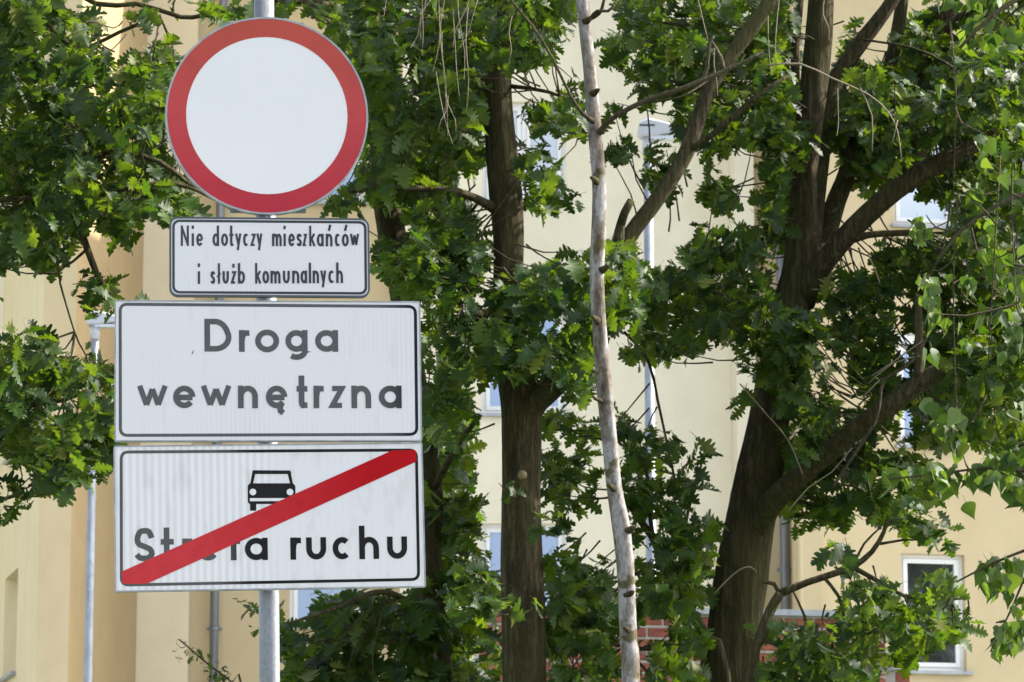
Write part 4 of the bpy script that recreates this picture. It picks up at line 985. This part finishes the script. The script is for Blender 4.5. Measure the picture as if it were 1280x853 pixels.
T4.mass([(1060,562),(1200,560),(1190,580),(1192,615),(1172,632),(1150,612),(1122,630),(1100,650),(1082,640),(1060,620)], 16.1, 17.0, .86)
T4.mass([(760,-20),(1320,-20),(1500,-200),(1250,-450),(950,-480),(760,-300)], 15.2, 18.5, .72, L=.16)
T4.mass([(1300,-20),(1600,0),(1650,500),(1300,620)], 15.2, 18, .75, L=.16)

# --- undergrowth oak saplings
Y = 16.3
T5 = Tree('oak_sapling', foot(905, 900, Y), 'young oak with thin dark stems between pale trunk and large oak', 'oak')
T5.limb3(down(925, 880, Y, 8) + pxs([(905,840,Y,7.5),(885,800,Y,7),(860,760,Y,7),(838,730,Y,7),(826,695,Y,6.5),(815,670,Y,5.5),(795,645,Y,4),(782,620,Y,3)]), 'trunk', 10, M_bark)
T5.limb([(818,680,Y,3.2),(813,650,Y,2.8),(810,610,Y,2.5),(806,570,Y,2)], sides=6)
T5.limb([(826,705,Y,3),(805,712,Y-.1,2.4),(780,725,Y-.2,1.8),(735,735,Y-.3,1.5)], sides=6)
T5.limb([(848,745,Y,3),(850,700,Y,2.4),(860,640,Y,2),(880,570,Y,1.2)], sides=6)
T5.limb([(880,790,Y,3),(820,812,Y-.1,2),(760,805,Y-.2,1.8),(700,800,Y-.3,1.5)], sides=6)
T5.limb([(780,415,Y-.2,2),(810,450,Y-.2,2),(822,500,Y-.1,1.8),(835,560,Y,1.5),(848,620,Y,1.5)], sides=6)
T5.limb([(838,690,Y-.1,1.5),(880,668,Y-.2,1.2),(910,652,Y-.3,1)], sides=5)
T5.mass([(684,512),(720,512),(745,505),(750,560),(758,620),(735,630),(722,648),(730,665),(712,690),(698,682),(682,690),(690,650),(676,610),(676,560)], 16.2, 17.2, .80, holes=[[(705,640),(740,640),(745,690),(712,700)],[(680,540),(692,540),(692,562),(680,562)]])
T5.mass([(770,510),(800,522),(830,545),(868,552),(885,542),(896,558),(872,580),(888,608),(868,635),(890,648),(905,682),(892,700),(875,722),(850,735),(800,722),(790,700),(785,640),(772,600)], 15.8, 16.9, .80, holes=[[(812,560),(822,560),(820,600),(812,600)],[(800,640),(822,640),(820,700),(800,700)]])
T5.mass([(676,692),(700,686),(722,700),(760,695),(770,722),(775,870),(690,870),(680,800)], 15.4, 17.2, .94)
T5.mass([(795,722),(850,735),(880,722),(890,760),(885,870),(795,870)], 15.4, 17.2, .86, holes=[[(798,768),(838,770),(838,800),(800,800)]])
T5.mass([(690,640),(705,650),(735,690),(700,690)], 16, 17, .6)
T5.mass([(600,860),(900,860),(980,1150),(560,1150)], 15.6, 17.6, .7, L=.16)
T5.finish()
Y = 15.2
T6 = Tree('oak_sapling', foot(945, 900, Y), 'young oak right of the large trunk with branches before the ground-floor window', 'oak')
T6.limb3(down(936, 870, Y, 8) + pxs([(938,853,Y,7.5),(950,800,Y,7),(962,765,Y,6.5),(975,742,Y,6)]), 'trunk', 10, M_branch)
T6.limb([(975,742,Y,5.5),(1010,728,Y,4.5),(1050,715,Y,4.2),(1068,708,Y,4),(1090,690,Y,3.2),(1105,665,Y,2.8),(1112,640,Y,2.4),(1125,625,Y,1.8)], sides=8)
T6.limb([(1068,710,Y,3.4),(1100,728,Y-.05,3),(1130,745,Y-.1,2.4),(1170,750,Y-.1,2),(1210,748,Y-.1,1.2)], sides=8)
T6.limb([(1030,722,Y,2.4),(1048,745,Y-.05,2.2),(1055,770,Y-.1,1.8)], sides=6)
T6.limb([(1066,708,Y,2),(1080,680,Y,1.5),(1100,660,Y,1.2)], sides=6)
T6.limb([(1100,680,Y,2),(1130,675,Y,1.4)], sides=6)
T6.limb([(975,745,Y,3.5),(968,730,Y,3),(952,728,Y,2)], sides=6)
T6.limb([(952,800,Y,2.5),(990,810,Y-.1,2),(1040,800,Y-.1,1.8),(1090,790,Y-.1,1.5)], sides=6)
T6.mass([(1105,640),(1122,622),(1145,618),(1172,640),(1196,638),(1190,680),(1162,686),(1140,672),(1118,668)], 14.9, 15.5, .86)
T6.mass([(1024,692),(1052,674),(1072,690),(1058,702),(1046,712),(1034,706)], 14.9, 15.3, .8)
T6.mass([(1042,712),(1080,702),(1112,708),(1126,738),(1152,720),(1180,702),(1190,728),(1202,758),(1232,790),(1222,806),(1195,800),(1165,802),(1152,828),(1130,835),(1098,828),(1080,870),(1060,870),(1032,830),(1000,822),(960,860),(956,806),(985,775),(1030,775),(1050,750)], 14.6, 16.0, .84)
T6.mass([(942,800),(960,772),(1000,800),(1050,830),(1075,850),(1070,880),(940,880)], 15.0, 16.6, .94)
T6.mass([(930,860),(1090,860),(1150,1150),(920,1150)], 14.8, 16.6, .7, L=.16)
T6.finish()

# --- birch hanging in from the right, nearer
Y = 12.4
T7 = Tree('birch_tree', foot(1460, 900, Y), 'birch with small pale green hanging leaves coming in from the right edge', 'birch')
T7.limb3(down(1460, 860, Y, 28) + pxs([(1460,853,Y,28),(1450,400,Y,24),(1440,0,Y,18),(1430,-300,Y,10)]), 'trunk', 16, M_pbark)
T7.limb([(1450,100,Y,9),(1380,20,Y,6),(1300,-10,Y-.1,4),(1240,20,Y-.2,3),(1200,60,Y-.2,2)], sides=8, m=M_twig)
T7.limb([(1445,300,Y,8),(1370,260,Y-.1,5),(1300,240,Y-.15,3.5),(1250,255,Y-.2,2.5),(1200,290,Y-.2,2),(1170,330,Y-.2,1.5)], sides=8, m=M_twig)
T7.limb([(1450,560,Y,7),(1370,570,Y-.1,4),(1300,590,Y-.15,2.2),(1240,585,Y-.2,1.6),(1150,595,Y-.2,1.3),(1080,602,Y-.2,1)], sides=8, m=M_twig)
T7.limb([(1455,640,Y,6),(1370,660,Y-.1,3),(1290,685,Y-.15,2),(1240,705,Y-.2,1.5),(1195,728,Y-.2,1)], sides=8, m=M_twig)
T7.limb([(1290,700,Y-.15,1.6),(1265,760,Y-.15,1.3),(1250,790,Y-.15,1),(1238,815,Y-.15,.8)], sides=6, m=M_twig)
rr = random.Random(4)
for i in range(4):
    x = rr.uniform(1165, 1290); y0 = rr.uniform(0, 260); ln = rr.uniform(140, 330)
    T7.limb([(x+rr.uniform(-10, 10), y0, Y-.2, 1.2), (x, y0+ln*.4, Y-.2+rr.uniform(-.2, .2), 1.0), (x-rr.uniform(-12, 25), y0+ln, Y-.2+rr.uniform(-.3, .3), .6)], sides=4, m=M_twig, part='twig')
for bx, by, bw, bh, cv in ((1268,60,26,50,.25),(1215,265,22,50,.45),(1258,300,36,70,.45),(1165,330,24,60,.45),(1190,390,40,70,.55),(1250,400,40,80,.5),(1175,470,26,80,.55),(1190,520,16,50,.6),(1265,500,30,50,.4),(1150,290,14,40,.35),(1275,210,22,70,.5),(1232,190,14,36,.35),(1172,105,12,20,.35)):
    T7.mass([(bx + bw*(math.cos(q*.7)*.9 + rr.uniform(-.2, .2)), by + bh*(math.sin(q*.7)*.9 + rr.uniform(-.2, .2))) for q in range(9)], 11.8, 12.8, cv, L=.064, twig=.35)
T4.mass([(1195,60),(1300,40),(1300,330),(1230,360),(1180,330),(1190,240),(1230,190)], 15.6, 17.4, .9)
T7.mass([(1072,600),(1092,588),(1200,572),(1290,556),(1290,628),(1262,634),(1245,618),(1218,642),(1192,628),(1162,592),(1120,602),(1088,612)], 12.0, 12.5, .74, L=.066, twig=.3)
T7.mass([(1075,592),(1105,588),(1110,615),(1090,622)], 12.0, 12.3, .5, L=.066)
T7.mass([(1170,545),(1200,520),(1215,560),(1195,575)], 12, 12.5, .6, L=.066)
T7.mass([(1198,735),(1205,712),(1235,698),(1290,685),(1290,765),(1282,812),(1252,832),(1240,828),(1232,800),(1250,782),(1243,742)], 12.0, 12.6, .8, L=.066, twig=.4)
T7.mass([(1120,-20),(1300,-20),(1300,70),(1200,60)], 12.0, 12.8, .3, L=.066, twig=.2)
T7.mass([(1300,-300),(1650,-200),(1650,700),(1300,750)], 11.6, 13.4, .5, L=.09, twig=.1)
T4.finish(); T7.finish()

# --- curled dry shoot at the bottom left (twig tip of a shrub behind the post)
Y = 16.0
T8 = Tree('wilted_shrub', foot(330, 900, Y), 'thin wilted shoot with curled brown leaves left of the sign post', 'oak')
T8.o['category'] = 'shrub'
p0 = P(310, 900, Y)
T8.limb3([(Vector((p0.x, Y, 0)), .012), (Vector((p0.x+.02, Y, p0.z*.6)), .01)] + pxs([(305,870,Y,1.6),(290,853,Y,1.4),(270,838,Y,1.2),(250,822,Y,1.1),(234,808,Y,1),(224,800,Y,.8)]), 'stem', 5, M_twig)
rr = random.Random(9)
m, t, b = mat('curled_brown_leaf', .8, color=(.10, .09, .04)); M_curl = m
for (x, y) in [(224,803),(218,812),(222,820),(231,801),(236,815),(240,828),(228,805),(247,818),(252,826),(258,838),(264,826),(270,830),(262,848),(276,842),(280,850),(243,822),(226,826),(284,846)]:
    mb = MB(); c = P(x, y, Y + rr.uniform(-.05, .05)); r_ = rr.uniform(.010, .020); a0_ = rr.uniform(0, 6); n0 = 0
    for i in range(7):
        a_ = a0_ + i*.62; wd = .007*math.sin(math.pi*(i+.6)/7.2) + .001
        for s_ in (-1, 1): mb.v.append((c.x + r_*math.cos(a_), c.y + s_*wd + .3*r_*math.sin(a_), c.z + r_*math.sin(a_) + s_*wd*.4))
        if i: mb.f.append((2*i-2, 2*i-1, 2*i+1, 2*i))
    mb.build('leaf', M_curl, T8.o, True)
T8.mass([(222,798),(250,812),(285,838),(300,870),(275,860),(232,825)], Y-.06, Y+.06, .30, L=.035)
T8.finish()
